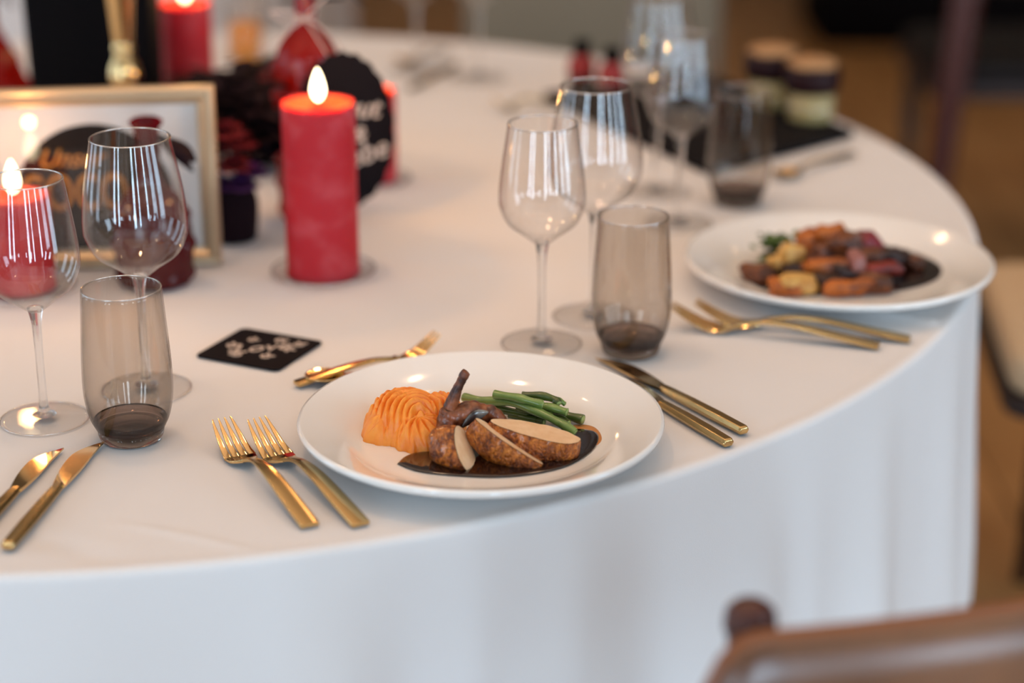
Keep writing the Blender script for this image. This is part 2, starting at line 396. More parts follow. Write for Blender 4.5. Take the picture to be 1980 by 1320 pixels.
# ------------------------------------------------------------------ table and cloth
TC = Vector((-0.42, 2.17, 0)); TR = 0.932
tb = thing('round_table', 'round banquet table hidden under the white tablecloth', 'table', (TC.x, TC.y, 0))
part('tabletop', G().lathe([(0, T - .035), (TR - .012, T - .035), (TR - .008, T - .03), (TR - .008, T - .008), (TR - .012, T - .004), (0, T - .004)], 96), M['wood_dark'], tb)
for k in range(4):
    a = pi / 4 + k * pi / 2
    part('leg', G().tube([(0.62 * cos(a), .62 * sin(a), 0), (.55 * cos(a), .55 * sin(a), T - .035)], .02, 12), M['wood_dark'], tb)

def cloth_top_z(x, y):
    """gentle creases of the cloth on the table, world xy"""
    z = -.0006
    def ridge(p, q, w, h, bend=0.0):
        d = q - p; L = d.length; d = d / L; r = Vector((x, y)) - p; t = r.dot(d) / L
        s = r.x * -d.y + r.y * d.x - bend * sin(pi * max(0, min(1, t)))
        if -0.1 < t < 1.1:
            e = min(1, max(0, (t + .1) / .3)) * min(1, max(0, (1.1 - t) / .3))
            return h * e * exp(-(s / w) ** 2)
        return 0
    for p, q, w, h, b in RIDGES: z += ridge(p, q, w, h, b)
    z += 0.00035 * noise.noise(Vector((x * 7, y * 7, 1))) + 0.0002 * noise.noise(Vector((x * 22, y * 16, 4)))
    return z
def xy(px, py): v = at(px, py); return Vector((v.x, v.y))
RIDGES = [(xy(1610, 590), xy(1880, 642), .008, .0040, .004), (xy(240, 1012), xy(520, 1075), .0035, .0016, .004), (xy(60, 1030), xy(230, 1090), .012, -.0016, 0),
          (xy(480, 640), xy(1000, 1010), .012, .0005, 0), (xy(1300, 560), xy(1500, 880), .01, .0005, 0)]

def build_cloth():
    n = 900
    v = []; f = []
    rt = TR - .010
    radii = [rt * sqrt(i / 150) if i < 40 else None for i in range(0)]
    radii = [rt * (i + 1) / 230 for i in range(230)]
    rings = []
    for r in radii:
        ring = []
        for k in range(n):
            a = 2 * pi * k / n; X = TC.x + r * cos(a); Y = TC.y + r * sin(a)
            ring.append((X, Y, T + (cloth_top_z(X, Y) if r < rt * .995 else 0.0)))
        rings.append(ring)
    # rounded edge
    for t in (20, 40, 60, 80, 90):
        q = radians(t); rr = rt + .007 * sin(q); zz = T - .007 * (1 - cos(q))
        rings.append([(TC.x + rr * cos(2 * pi * k / n), TC.y + rr * sin(2 * pi * k / n), zz) for k in range(n)])
    RR = random.Random(3)
    folds = [(RR.uniform(0, 2 * pi), RR.uniform(.025, .06), RR.uniform(.35, 1.0)) for _ in range(34)]
    def fold(a):
        s = 0
        for c, w, h in folds:
            d = (a - c + pi) % (2 * pi) - pi
            s += h * exp(-(d / w) ** 2)
        return s
    fa = [fold(2 * pi * k / n) + .12 * sin(2 * pi * k / n * 19 + 1) + .25 * sin(2 * pi * k / n * 7) for k in range(n)]
    zs = [.012, .03, .05, .08, .12, .16, .2, .25, .3, .36, .42, .48, .54, .60, .66, .71]
    for d in zs:
        ring = []
        s = min(1, d / .40)
        for k in range(n):
            a = 2 * pi * k / n
            rr = TR - .003 + .002 * s + .034 * fa[k] * s ** .9 + .010 * s * sin(3 * a + 6 * d) * .3
            ring.append((TC.x + rr * cos(a), TC.y + rr * sin(a), T - .007 - d))
        rings.append(ring)
    for ring in rings: v += ring
    for i in range(len(rings) - 1):
        for k in range(n):
            l = (k + 1) % n
            f.append((i * n + k, i * n + l, (i + 1) * n + l, (i + 1) * n + k))
    c = len(v); v.append((TC.x, TC.y, T)); f += [(c, (k + 1) % n, k) for k in range(n)]
    g = G(); g.v = v; g.f = f
    o = part('tablecloth', g, M['cloth'], weld=False)
    # bmesh orders normals outwards already
    tag(o, 'white floor-length tablecloth draped over the round table', 'tablecloth')
build_cloth()

# ------------------------------------------------------------------ plates
PLATE = [(0, .003), (.070, .003), (.075, 0.0004), (.081, 0.0004), (.084, .003), (.100, .0045), (.112, .009), (.130, .0155), (.1455, .0195), (.1485, .0215), (.1495, .0242), (.1488, .0262),
         (.1465, .0270), (.1435, .0262), (.128, .0205), (.1165, .0160), (.1110, .0128), (.1070, .0100), (.1020, .0086), (.095, .0080), (.0, .0078)]
WELL = .0080
def plate_at(front, back, xc, label, sc=1.0):
    c = (at(xc, front, .026) + at(xc, back, .026)) / 2; c.z = T
    o = thing('dinner_plate', label, 'plate', c, 0, 'white dinner plates')
    prof = [(r * sc, z) for r, z in PLATE]
    k = 12
    part('plate_body', G().lathe(prof[:10] + prof[10:13], 128), M['plate'], o)
    part('plate_body', G().lathe(prof[12:], 128), M['plate'], o).name = 'plate_well'
    return c
P1 = plate_at(935, 692, 930, 'white rimmed dinner plate with the chicken breast, nearest the camera', .982)
P2 = plate_at(574, 424, 1621, 'white rimmed dinner plate with dark roast and vegetables, near right table edge', 1.02)

# ------------------------------------------------------------------ glassware
def shell(outer, th, close_bottom=True):
    """outer (r,z) profile bottom->top ; returns closed double-walled profile"""
    inner = []
    for i, (r, z) in enumerate(outer):
        a = outer[max(0, i - 1)]; b = outer[min(len(outer) - 1, i + 1)]
        dx, dz = b[0] - a[0], b[1] - a[1]; L = hypot(dx, dz) or 1
        inner.append((max(0, r - th * dz / L), z + th * dx / L if r > 0.002 else z + th))
    return outer, inner
def smoothp(pts, n=6):
    out = []
    P = [pts[0]] + list(pts) + [pts[-1]]
    for i in range(1, len(P) - 2):
        p0_, p1, p2, p3 = P[i - 1], P[i], P[i + 1], P[i + 2]
        for k in range(n):
            t = k / n
            out.append(tuple(0.5 * ((2 * p1[j]) + (-p0_[j] + p2[j]) * t + (2 * p0_[j] - 5 * p1[j] + 4 * p2[j] - p3[j]) * t * t + (-p0_[j] + 3 * p1[j] - 3 * p2[j] + p3[j]) * t ** 3) for j in (0, 1)))
    out.append(tuple(pts[-1])); return out

def wine_glass(kind, label, loc, group):
    if kind == 'small': Ht, rr, rb, zb, zm, rf = .2065, .0308, .0392, .094, .137, .0365
    else: Ht, rr, rb, zb, zm, rf = .2230, .0330, .0438, .100, .147, .0380
    o = thing('wine_glass', label, 'wine glass', loc, 0, group)
    prof = smoothp([(0.0, zb + .001), (.006, zb + .0018), (.018, zb + .011), (rb * .80, zb + (zm - zb) * .50), (rb * .97, zb + (zm - zb) * .82), (rb, zm), (rb * .985, zm + (Ht - zm) * .2), (rb * .92, zm + (Ht - zm) * .5), (rr + .0008, Ht - .004), (rr, Ht)], 6)
    prof = [(max(0, r), z) for r, z in prof]
    out, inn = shell(prof, .0009)
    g = G().lathe(out, 96)
    g.lathe([(r, z) for r, z in inn], 96)
    part('bowl', g, M['glass'], o)
    # rim: a bright rounded ring
    ring = [(rr - .0005 + .00075 * cos(t * pi / 4), Ht + .00075 * sin(t * pi / 4)) for t in range(9)]
    part('rim', G().lathe(ring, 96), M['glass_rim'], o)
    st = smoothp([(.0068, zb + .0045), (.0056, zb - .001), (.0042, zb - .009), (.0036, zb - .022), (.0034, zb * .5), (.0036, .018), (.0050, .009), (.0100, .0048)], 4)
    part('stem', G().lathe([(0, zb + .0055)] + st + [(0, .0045)], 32), M['stem'], o)
    ft = [(0, .0048), (.010, .0046), (.022, .0030), (rf - .002, .0016), (rf, .0011), (rf - .0004, .0004), (rf - .004, .0001), (0, .0006)]
    part('foot', G().lathe(ft, 96), M['glass_foot'], o)
    part('foot_rim', G().lathe([(rf + .0005 * cos(t * pi / 4), .0008 + .0005 * sin(t * pi / 4)) for t in range(9)], 96), M['glass_rim'], o)
    return o
WG = 'clear stemmed wine glasses'
wg1 = wine_glass('small', 'small wine glass at left edge, in front of the short lit candle', at(87, 810), WG)
wg2 = wine_glass('large', 'large wine glass in front of the picture frame, behind left tumbler', at(284, 752), WG)
wg3 = clone(wg1, 'small wine glass in the middle, nearer of the middle pair behind the chicken plate', at(1047, 664))
wg4 = clone(wg2, 'large wine glass in the middle, right behind the small one', at(1147, 612))
wg5 = clone(wg1, 'blurred wine glass before the dark slate tray, beside the far tumbler', at(1312, 432))
wg6 = clone(wg2, 'tall blurred wine glass cut by top edge, behind the far pair before the slate tray', at(1268, 372))
wg7 = clone(wg2, 'very blurred wine glass at the far table edge, right of its twin', at(925, 152))
wg8 = clone(wg1, 'very blurred wine glass at the far table edge, left of its twin', at(806, 138))

def tumbler(label, loc):
    o = thing('tumbler', label, 'tumbler', loc, 0, 'smoky grey water tumblers')
    Ht = .1285
    wall = smoothp([(.0275, .0105), (.0318, .0195), (.0350, .034), (.0360, .050), (.0352, .075), (.0335, .102), (.0318, Ht)], 6)
    out, inn = shell(wall, .0012)
    prof = out + [(r, z) for r, z in reversed(inn)]
    part('wall', G().lathe(prof, 96), M['smoke'], o)
    part('rim', G().lathe([(.0312 + .0007 * cos(t * pi / 4), Ht + .0007 * sin(t * pi / 4)) for t in range(9)], 96), M['glass_rim'], o)
    # dark smoked bottom curving up inside the wall
    cup = smoothp([(0, .0110), (.012, .0112), (.020, .0124), (.0262, .0155), (.0290, .0185)], 5)
    under = smoothp([(.0298, .0165), (.0288, .0135), (.0272, .0105), (.020, .0088), (0, .0084)], 5)
    part('dark_bottom', G().lathe(cup + under, 96), M['smoke_solid'], o)
    part('base', G().lathe([(0, .0083), (.020, .0086), (.0270, .0102), (.0264, .0050), (.0250, .0012), (.0235, .0002), (.016, .0002), (.010, .0014), (0, .0018)], 64), M['base_clear'], o)
    return o
tu1 = tumbler('smoky grey tumbler at left, in front of the large wine glass', at(255, 846))
clone(tu1, 'smoky grey tumbler in the middle, at tip of the knives', at(1219, 680))
clone(tu1, 'blurred smoky tumbler behind the right-hand plate', at(1426, 393))

# ------------------------------------------------------------------ cutlery
def rrect(w, t, n=4):
    """rounded flat cross-section, 12 points"""
    pts = []
    r = min(w, t) * .42
    for cx_, cy_, a0 in ((w - r, t - r, 0), (-w + r, t - r, pi / 2), (-w + r, -t + r, pi), (w - r, -t + r, 3 * pi / 2)):
        for k in range(3):
            a = a0 + k * pi / 4; pts.append((cx_ + r * cos(a), cy_ + r * sin(a)))
    return pts
def strip(g, stations):
    """stations: (y, z, halfwidth, halfthickness)"""
    rings = []
    n = len(stations)
    for i, (y, z, w, t) in enumerate(stations):
        a = stations[max(0, i - 1)]; b = stations[min(n - 1, i + 1)]
        d = Vector((0, b[0] - a[0], b[1] - a[1])).normalized(); up = Vector((0, -d.z, d.y))
        rings.append([Vector((0, y, z)) + Vector((u, 0, 0)) + up * q for u, q in rrect(w, t)])
    g.loft(rings)
def interp(st, n):
    out = []
    P = [st[0]] + st + [st[-1]]
    for i in range(1, len(P) - 2):
        for k in range(n):
            t = k / n
            out.append(tuple(0.5 * ((2 * P[i][j]) + (-P[i - 1][j] + P[i + 1][j]) * t + (2 * P[i - 1][j] - 5 * P[i][j] + 4 * P[i + 1][j] - P[i + 2][j]) * t * t + (-P[i - 1][j] + 3 * P[i][j] - 3 * P[i + 1][j] + P[i + 2][j]) * t ** 3) for j in range(len(st[0]))))
    out.append(st[-1]); return out
def fork(label, tip, end, group, zt=0.0, flip=False, roll=0.0, ws=1.0, zs=1.0):
    """fork lying from handle end to tine tip; local +y points to the tines; length 1 -> scaled"""
    a = Vector(end); b = Vector(tip); d = b - a; L = d.length
    o = thing('fork', label, 'fork', a, 0, group, rot=(math.asin(max(-1, min(1, d.z / L))), roll, atan2(d.y, d.x) - pi / 2))
    k = L / .215
    s = lambda l: [(y * k, .0026 + (z - .0026) * (zs if y < .15 else 1), w * ws, t) for y, z, w, t in l]
    g = G(); strip(g, interp(s([(0, .0026, .0068, .0016), (.003, .0028, .0074, .0017), (.04, .0075, .0072, .0017), (.085, .0132, .0060, .0015), (.115, .0138, .0044, .0014), (.135, .0105, .0036, .0015), (.148, .0066, .0052, .0015)]), 5))
    part('handle', g, M['gold'], o, angle=50)
    hd = None; g = G(); strip(g, interp(s([(.146, .0068, .0048, .0014), (.152, .0048, .0085, .0012), (.158, .0034, .0114, .0010), (.166, .0026, .0124, .0010), (.171, .0026, .0125, .0009)]), 5))
    hd = part('head', g, M['gold_polish'], o, angle=50)
    for i in range(4):
        x0 = (-1.5 + i) * .0069 * ws; x1 = x0 * .70
        g = G(); st = s([(.168, .0026, .0029, .0010), (.180, .0052, .0025, .0010), (.197, .0122, .0018, .0009), (.210, .0185, .0010, .0007), (.215, .0210, .0005, .0005)])
        rings = []
        st = interp(st, 4)
        for q, (y, z, w, t) in enumerate(st):
            xx = x0 + (x1 - x0) * q / len(st)
            rings.append([Vector((xx + u, y, z + v_)) for u, v_ in rrect(w, t)])
        g.loft(rings); part('tine', g, M['gold_polish'], hd, angle=50)
    return o
def knife(label, tip, end, group, side=1):
    a = Vector(end); b = Vector(tip); d = b - a; L = d.length
    o = thing('knife', label, 'knife', a, 0, group, rot=(0, 0, atan2(d.y, d.x) - pi / 2))
    k = L / .225
    g = G(); rings = []
    for y, w, t in ((0, .0045, .0025), (.002, .0058, .0036), (.04, .0062, .0040), (.08, .0056, .0040), (.110, .0048, .0036), (.122, .0046, .0030)):
        rings.append([Vector((u, y * k, .0042 + q)) for u, q in ((w, 0), (w * .6, t), (-w * .6, t), (-w, 0), (-w * .6, -t), (w * .6, -t))])
    g.loft(rings); part('handle', g, M['gold'], o, smooth=True, angle=30, bevel=.0006)
    g = G(); top = []; N_ = 26
    rings = []
    for i in range(N_ + 1):
        t = i / N_; y = (.118 + t * .107) * k
        back = -.0046 - .0012 * sin(pi * min(1, t * 1.4))                                # spine
        edge = .0046 + .0074 * sin(pi * min(1, t / .62) * .5) if t < .62 else .0120 - (.0162) * ((t - .62) / .38) ** 2.1
        edge = max(edge, back + .0006)
        th = .0013 * (1 - t * .5)
        z0 = .0045 - .0022 * t
        rings.append([Vector((side * back, y, z0 - th)), Vector((side * edge, y, z0 - th * .25)), Vector((side * edge, y, z0 + th * .25)), Vector((side * back, y, z0 + th))])
    g.loft(rings); part('blade', g, M['gold_polish'], o, angle=35)
    return o
def spoon(label, tip, end, group):
    a = Vector(end); b = Vector(tip); d = b - a; L = d.length
    o = thing('spoon', label, 'spoon', a, 0, group, rot=(0, 0, atan2(d.y, d.x) - pi / 2))
    k = L / .18
    g = G(); strip(g, interp([(y * k, z, w, t) for y, z, w, t in [(0, .003, .0062, .0013), (.05, .006, .0058, .0013), (.09, .0085, .004, .0012), (.12, .0075, .003, .0013), (.134, .0055, .0042, .0012)]], 5))
    part('handle', g, M['gold'], o, angle=50)
    g = G(); v = []; f = []; n = 24; m = 8
    for lay in (0, 1):
        for i in range(m + 1):
            r = i / m
            for q in range(n):
                an = 2 * pi * q / n
                wx = .0150 * r * cos(an); wy = (.024 * r * sin(an)) * k
                v.append((wx, (.154) * k + wy, .0022 + .0062 * r * r + (-.0010 if lay else 0)))
    for lay in (0, 1):
        B = lay * (m + 1) * n
        for i in range(m):
            for q in range(n):
                l = (q + 1) % n; f.append((B + i * n + q, B + i * n + l, B + (i + 1) * n + l, B + (i + 1) * n + q))
    B = (m + 1) * n
    f += [(m * n + q, m * n + (q + 1) % n, B + m * n + (q + 1) % n, B + m * n + q) for q in range(n)]
    g.add(v, f); part('spoon_bowl', g, M['gold_polish'], o)
    return o
Z0 = .0004
CG = 'gold cutlery on the white cloth'
def flat(px, py): v = at(px, py); v.z = T + Z0; return v
def seg(tip_px, end_px, tz=.021, ez=.003):
    t = at(*tip_px, tz); e = at(*end_px, ez); t.z = T + Z0; e.z = T + Z0
    return t, e
def fk(label, rp_, ep):
    e = at(*ep, .003); q_ = at(*rp_, .003); t = e + (q_ - e) * (.215 / .166); t.z = e.z = T + Z0
    return fork(label, t, e, 'gold dinner forks on the cloth')
fk('gold dinner fork left of the chicken plate, outer of the pair', (466, 884), (599, 1014))
fk('gold dinner fork left of the chicken plate, inner of the pair', (540, 883), (697, 1012))
fk('blurred gold fork in front of the right-hand plate, nearer of the pair', (1386, 634), (1698, 668))
fk('blurred gold fork in front of the right-hand plate, tucked closer under its rim', (1436, 626), (1758, 655))
def kn(label, tp, ep, side=1): t, e = seg(tp, ep, .003, .004); return knife(label, t, e, 'gold dinner knives on the cloth', side)
kn('gold knife right of the chicken plate, longer outer one touching the tumbler', (1160, 690), (1440, 834), 1)
kn('gold knife right of the chicken plate, inner one partly under the rim', (1176, 723), (1410, 858), 1)
kn('gold knife at lower left, the right one pointing to the tumbler', (191, 853), (14, 1058), -1)
kn('gold knife at lower left edge, the left one cut by the frame', (113, 865), (-75, 1058), -1)
# dessert fork resting over a dessert spoon behind the plate
t = at(846, 655, .016); e = at(574, 741, .004)
df = fork('gold dessert fork lying across the spoon behind the chicken plate', Vector((t.x, t.y, T + .0012)), Vector((e.x, e.y, T + .0012)), CG, ws=.78, zs=.5)
t = at(586, 730, .006); e = at(880, 726, .003)
spoon('gold dessert spoon under the dessert fork, bowl pointing left', Vector((t.x, t.y, T + Z0)), Vector((e.x, e.y, T + Z0)), CG)
# far, strongly blurred cutlery
t, e = seg((1500, 318), (1650, 296)); spoon('blurred gold spoon lying right of the far tumbler near slate tray', t, e, CG)
t, e = seg((955, 188), (1075, 200)); fork('blurred gold fork left of the slate tray', t, e, 'gold dinner forks on the cloth')
t, e = seg((770, 108), (862, 96)); fork('blurred gold fork before the far wine glasses, rear of two', t, e, CG)
t, e = seg((790, 150), (880, 128)); knife('blurred gold knife before the far wine glasses', t, e, CG)

# ------------------------------------------------------------------ coaster
cc = [at(*q, .001) for q in ((373, 685), (470, 638), (627, 662), (540, 718))]
cen = sum(cc, Vector()) / 4; cen.z = T + .0006
ax = (cc[3] - cc[0] + cc[2] - cc[1]).normalized(); ca = atan2(ax.y, ax.x)
co = thing('coaster', 'black square paper coaster with white script and leaves, left of dessert fork', 'coaster', cen, ca)
def rounded(w, h, r, n=5):
    pts = []
    for cx_, cy_, a0 in ((w - r, h - r, 0), (-w + r, h - r, 90), (-w + r, -h + r, 180), (w - r, -h + r, 270)):
        for k in range(n + 1):
            a = radians(a0 + 90 * k / n); pts.append((cx_ + r * cos(a), cy_ + r * sin(a)))
    return pts
part('card', G().prism(rounded(.0435, .0405, .006), 0, .0014), M['black_card'], co, smooth=False)
def text_part(s, size, m, parent, loc, rot, name='lettering', shear=0.0, ext=.0001, align='CENTER', squeeze=1.0):
    cu = bpy.data.curves.new('t', 'FONT'); cu.body = s; cu.size = size; cu.align_x = align; cu.align_y = 'CENTER'; cu.extrude = ext; cu.shear = shear; cu.offset = size * .012
    to = bpy.data.objects.new('t', cu); C.objects.link(to)
    bpy.context.view_layer.update()
    me = bpy.data.meshes.new_from_object(to.evaluated_get(bpy.context.evaluated_depsgraph_get()))
    bpy.data.objects.remove(to); me.materials.clear(); me.materials.append(m)
    o = bpy.data.objects.new(name, me); C.objects.link(o); o.parent = parent; o.location = loc; o.rotation_euler = rot; o.scale = (squeeze, 1, 1)
    return o
# white script in the middle, leaf sprigs around it; writing runs along the long diagonal
da = radians(38)
text_part('Love', .027, M['white_print'], co, (0, .001, .0016), (0, 0, da), shear=.35)
def sprig(cx_, cy_, ang, sc=1.0, n=3):
    g = G()
    for s_ in range(n):
        t = (s_ - (n - 1) / 2)
        for sd in (-1, 1):
            bx_, by_ = t * .0062 * sc, 0
            a = ang + sd * .75
            X = cx_ + bx_ * cos(ang); Y = cy_ + bx_ * sin(ang)
            pts = []
            for k in range(8):
                q = 2 * pi * k / 8; lx = .0042 * sc + .0042 * sc * cos(q); ly = .0019 * sc * sin(q)
                pts.append((X + lx * cos(a) - ly * sin(a), Y + lx * sin(a) + ly * cos(a)))
            g.prism(pts, .0015, .0017)
    part('leaf_print', g, M['white_print'], co, smooth=False, weld=False)
for q in ((-.026, -.006, 1.0, 1.25), (-.018, .014, .6, 1.0), (.004, .024, -.2, 1.2), (.022, .010, -1.0, 1.1), (.026, .020, 1.2, 1.2), (-.008, -.022, 2.6, 1.1), (.014, -.016, .8, 1.2), (-.016, -.018, 1.8, .9)):
    c_, s_ = cos(0), sin(0)
    sprig(q[0] * 1.05, q[1] * 1.05, q[2] + .3, q[3] * .80, 2)

# ------------------------------------------------------------------ candles
def flame_geo(h, w):
    pr = [(0, 0), (w * .45, h * .06), (w * .85, h * .2), (w, h * .36), (w * .86, h * .55), (w * .5, h * .8), (w * .18, h * .95), (0, h)]
    return G().lathe(smoothp(pr, 4), 24)
def candle(label, base, r, h, group, dish=True, lit=True, e=1.2, ft=1.0):
    o = thing('pillar_candle', label, 'candle', base, 0, group)
    z0 = .006 if dish else .0004
    pr = smoothp([(0, z0), (r - .002, z0), (r, z0 + .002), (r, z0 + h * .5), (r, h - .005), (r - .0015, h - .001), (r - .004, h)], 3) + [(r * .80, h - .0005), (r * .62, h - .0025), (r * .45, h - .0045), (r * .2, h - .0055), (0, h - .0055)]
    wb = lambda a, z: .012 * noise.noise(Vector((cos(a) * 1.5, sin(a) * 1.5, z * 14)))
    part('wax_body', G().lathe(pr, 64, wob=wb), M['wax'], o)
    part('melted_top', G().lathe([(r - .0030, h + .0003), (r * .82, h - .0001), (r * .62, h - .0020), (r * .45, h - .0040), (r * .2, h - .0050), (0, h - .0050)], 64, wob=wb), M['wax_top'], o)
    wk = part('wick', G().tube([(0, 0, h - .006), (.0005, 0, h + .002), (.0015, 0, h + .0065)], .0009, 8), M['wick'], o)
    if lit:
        fl_ = part('flame', flame_geo(.034 * ft, .0074 * ft), M['flame'], wk, loc=(.0005, 0, h + .0015))
        l = bpy.data.lights.new('candle_light', 'POINT'); l.energy = e; l.color = (1, .50, .18); l.shadow_soft_size = .006
        lo = bpy.data.objects.new('candle_light', l); C.objects.link(lo); lo.parent = o; lo.location = (.0, 0, h + .042 * ft)
    return o
CD = 'thick red pillar candles'
def dish(label, base, r):
    o = thing('candle_dish', label, 'candle dish', base, 0, 'clear glass candle dishes')
    part('plate_disc', G().lathe([(0, .0035), (r * .80, .0035), (r * .95, .0048), (r, .0062), (r + .0006, .0050), (r * .92, .0012), (r * .8, .0004), (0, .0004)], 64), M['glass_foot'], o)
    part('dish_rim', G().lathe([(r + .0009 * cos(t * pi / 4), .0058 + .0009 * sin(t * pi / 4)) for t in range(9)], 72), M['glass_rim'], o)
    return o
def candle_on_dish(label, dlabel, base, r, h, dr, e=1.2, ft=1.0):
    candle(label, base, r, h, CD, True, True, e, ft)
    dish(dlabel, base, dr)
candle_on_dish('tall lit red candle in the centre with mottled wax', 'clear glass dish under the tall central candle', at(626, 530), .0362, .176, .052, .70)
candle_on_dish('short lit red candle at left edge, seen through the small wine glass', 'clear glass dish under the short left candle', at(42, 562), .034, .098, .052, .22)
candle_on_dish('blurred red candle half hidden behind the black scalloped tag', 'clear glass dish under the candle behind the tag', at(721, 352), .0290, .110, .044, .35, .62)
candle('tall red candle at the top edge, right of the black vase', at(372, 262), .0315, .169, CD, False, True, .40)

# votive with amber wax
vo = thing('votive_candle', 'small amber votive candle in clear glass near the far candle', 'candle', at(476, 116))
part('wax_body', G().lathe([(0, .004), (.022, .004), (.0235, .006), (.0250, .055), (.0, .055)], 40), M['amber_glass'], vo)
part('glass_cup', G().lathe([(0, .0005), (.0265, .0005), (.028, .003), (.0315, .085), (.0303, .085), (.0268, .004), (0, .003)], 48), M['glass'], vo)
part('wick', G().tube([(0, 0, .055), (0, 0, .061)], .001, 6), M['wick'], vo)

# ------------------------------------------------------------------ picture frame
fr_br = at(431, 506); fr_bl = at(-22, 520)
d = fr_br - fr_bl; fw = d.length; fa_ = atan2(d.y, d.x); lean = radians(2.5)
fr = thing('picture_frame', 'champagne framed sign with black disc and gold lettering', 'picture frame', (fr_bl + fr_br) / 2 + Vector((0, 0, .0008)), 0, None, rot=(0, 0, fa_))
FH = .184
def lean_pt(x, y, z):   # y = depth out of the picture plane (towards viewer negative)
    return Vector((x, y * cos(lean) + z * sin(lean), -y * sin(lean) + z * cos(lean)))
class GF(G):
    pass
def leaned(g): 
    zmin = 0.0
    g.v = [tuple(lean_pt(*p)) for p in g.v]; return g
bwid = .0185
def bar_profile(u):  # u 0..1 outer->inner, height out of plane
    return [(0, 0), (0, .013), (.15, .0155), (.30, .0150), (.36, .0115), (.46, .0120), (.60, .0140), (.80, .0095), (.86, .0065), (1, .0060), (1, 0)]
hw, hh = fw / 2, FH / 2
def bar(name, p_out0, p_out1, p_in0, p_in1):
    prof = bar_profile(0); g = G(); rings = []
    for po, pi_ in ((p_out0, p_in0), (p_out1, p_in1)):
        rings.append([Vector((po[0] + (pi_[0] - po[0]) * u, -h_ , po[1] + (pi_[1] - po[1]) * u)) for u, h_ in prof])
    g.loft(rings); leaned(g); part(name, g, M['frame'], fr, smooth=False)
o4 = [(-hw, 0), (hw, 0), (hw, FH), (-hw, FH)]; i4 = [(-hw + bwid, bwid), (hw - bwid, bwid), (hw - bwid, FH - bwid), (-hw + bwid, FH - bwid)]
for k in range(4): bar('moulding', o4[k], o4[(k + 1) % 4], i4[k], i4[(k + 1) % 4])
part('sheet', leaned(G().box((0, -.003, hh), (fw - .03, .002, FH - .03))), M['paper'], fr, smooth=False)
g = G(); rc = .079; n = 72
cxp, czp = -.006, .068
pts = [(cxp + rc * cos(2 * pi * k / n), czp + rc * sin(2 * pi * k / n)) for k in range(n)]
pts = [(min(max(x, -hw + bwid), hw - bwid), min(max(z, bwid), FH - bwid)) for x, z in pts]
g.v = [(x, -.0042, z) for x, z in pts] + [(x, -.0048, z) for x, z in pts]
g.f = [tuple(range(n)), tuple(range(n, 2 * n))[::-1]] + [(k, (k + 1) % n, n + (k + 1) % n, n + k) for k in range(n)]
part('printed_disc', leaned(g), M['print'], fr, smooth=False)
text_part('Unser', .026, M['gold_print'], fr, lean_pt(cxp - .022, -.0052, czp + .044), (pi / 2 - lean, 0, 0), shear=.4)
text_part('COCO', .052, M['gold_print'], fr, lean_pt(cxp - .020, -.0052, czp + .008), (pi / 2 - lean, 0, 0), squeeze=.68)
part('glazing', leaned(G().box((0, -.0062, hh), (fw - .034, .0008, FH - .034))), M['pane'], fr, smooth=False)
g = G(); g.box((0, .030, .062), (.05, .003, .12)); part('strut', g, M['black'], fr, smooth=False)
leanback = None

# ------------------------------------------------------------------ vases with flowers, dark objects
def hob(a, z): return .095 * max(0, sin(a * 12 + (int(z / .016) % 2) * pi)) * max(0, sin(z / .016 * pi)) ** 1
def bottle_vase(label, base, r, hb, hn, rn, m, wob=True, sh=(.98, .6, .80, .85)):
    o = thing('bottle_vase', label, 'vase', base, 0, 'decorative red glass bottle vases')
    pr = smoothp([(0, .0006), (r * .75, .0006), (r * .93, .006), (r, hb * .3), (r * sh[0], hb * sh[1]), (r * sh[2], hb * sh[3]), (rn * 1.5, hb), (rn, hb * 1.10), (rn, hn * .93), (rn * 1.25, hn * .97), (rn * 1.3, hn)], 14)
    part('glass_body', G().lathe(pr, 144, wob=hob if wob else None), m, o)
    inner = [(max(0, q[0] - .0025), q[1] + .002) for q in pr]
    part('inner_wall', G().lathe(inner, 72), m, o)
    return o
v1 = bottle_vase('red hobnail glass bottle vase glowing behind the central candle', at(604, 415), .0365, .205, .30, .011, M['red_glass'], sh=(.99, .72, .86, .90))
# bow
g = G()
zb_ = .222
def curve(pts, n=10): return [Vector(p) for p in interp([tuple(p) for p in pts], n)]
for pts in ([(0, -.016, zb_), (.018, -.018, zb_ + .018), (.034, -.014, zb_ + .034), (.05, -.01, zb_ + .045)],
            [(0, -.016, zb_), (-.018, -.020, zb_ - .012), (-.030, -.024, zb_ - .022), (-.052, -.018, zb_ - .036)],
            [(0, -.016, zb_), (-.02, -.016, zb_ + .006), (-.036, -.012, zb_ + .006), (-.02, -.016, zb_ - .004), (0, -.018, zb_)],
            [(0, -.016, zb_), (.018, -.018, zb_ - .01), (.034, -.014, zb_ - .028), (.04, -.008, zb_ - .045)],
            [(.012 * cos(t * pi / 6), .012 * sin(t * pi / 6), zb_) for t in range(13)]):
    g.tube(curve(pts), .0022, 8, .5)
rb_ = part('ribbon_bow', g, M['twine'], None, loc=at(606, 415)); tag(rb_, 'pale ribbon bow tied round the neck of the red bottle vase', 'ribbon')
bottle_vase('dark red hobnail bottle vase at upper left edge, behind the picture frame', at(2, 268), .0425, .135, .21, .0085, M['red_glass'], sh=(.97, .50, .66, .78))
v3 = bottle_vase('burgundy glass bottle vase standing in front of the picture frame', at(302, 545), .0385, .098, .165, .012, M['dark_glass'])
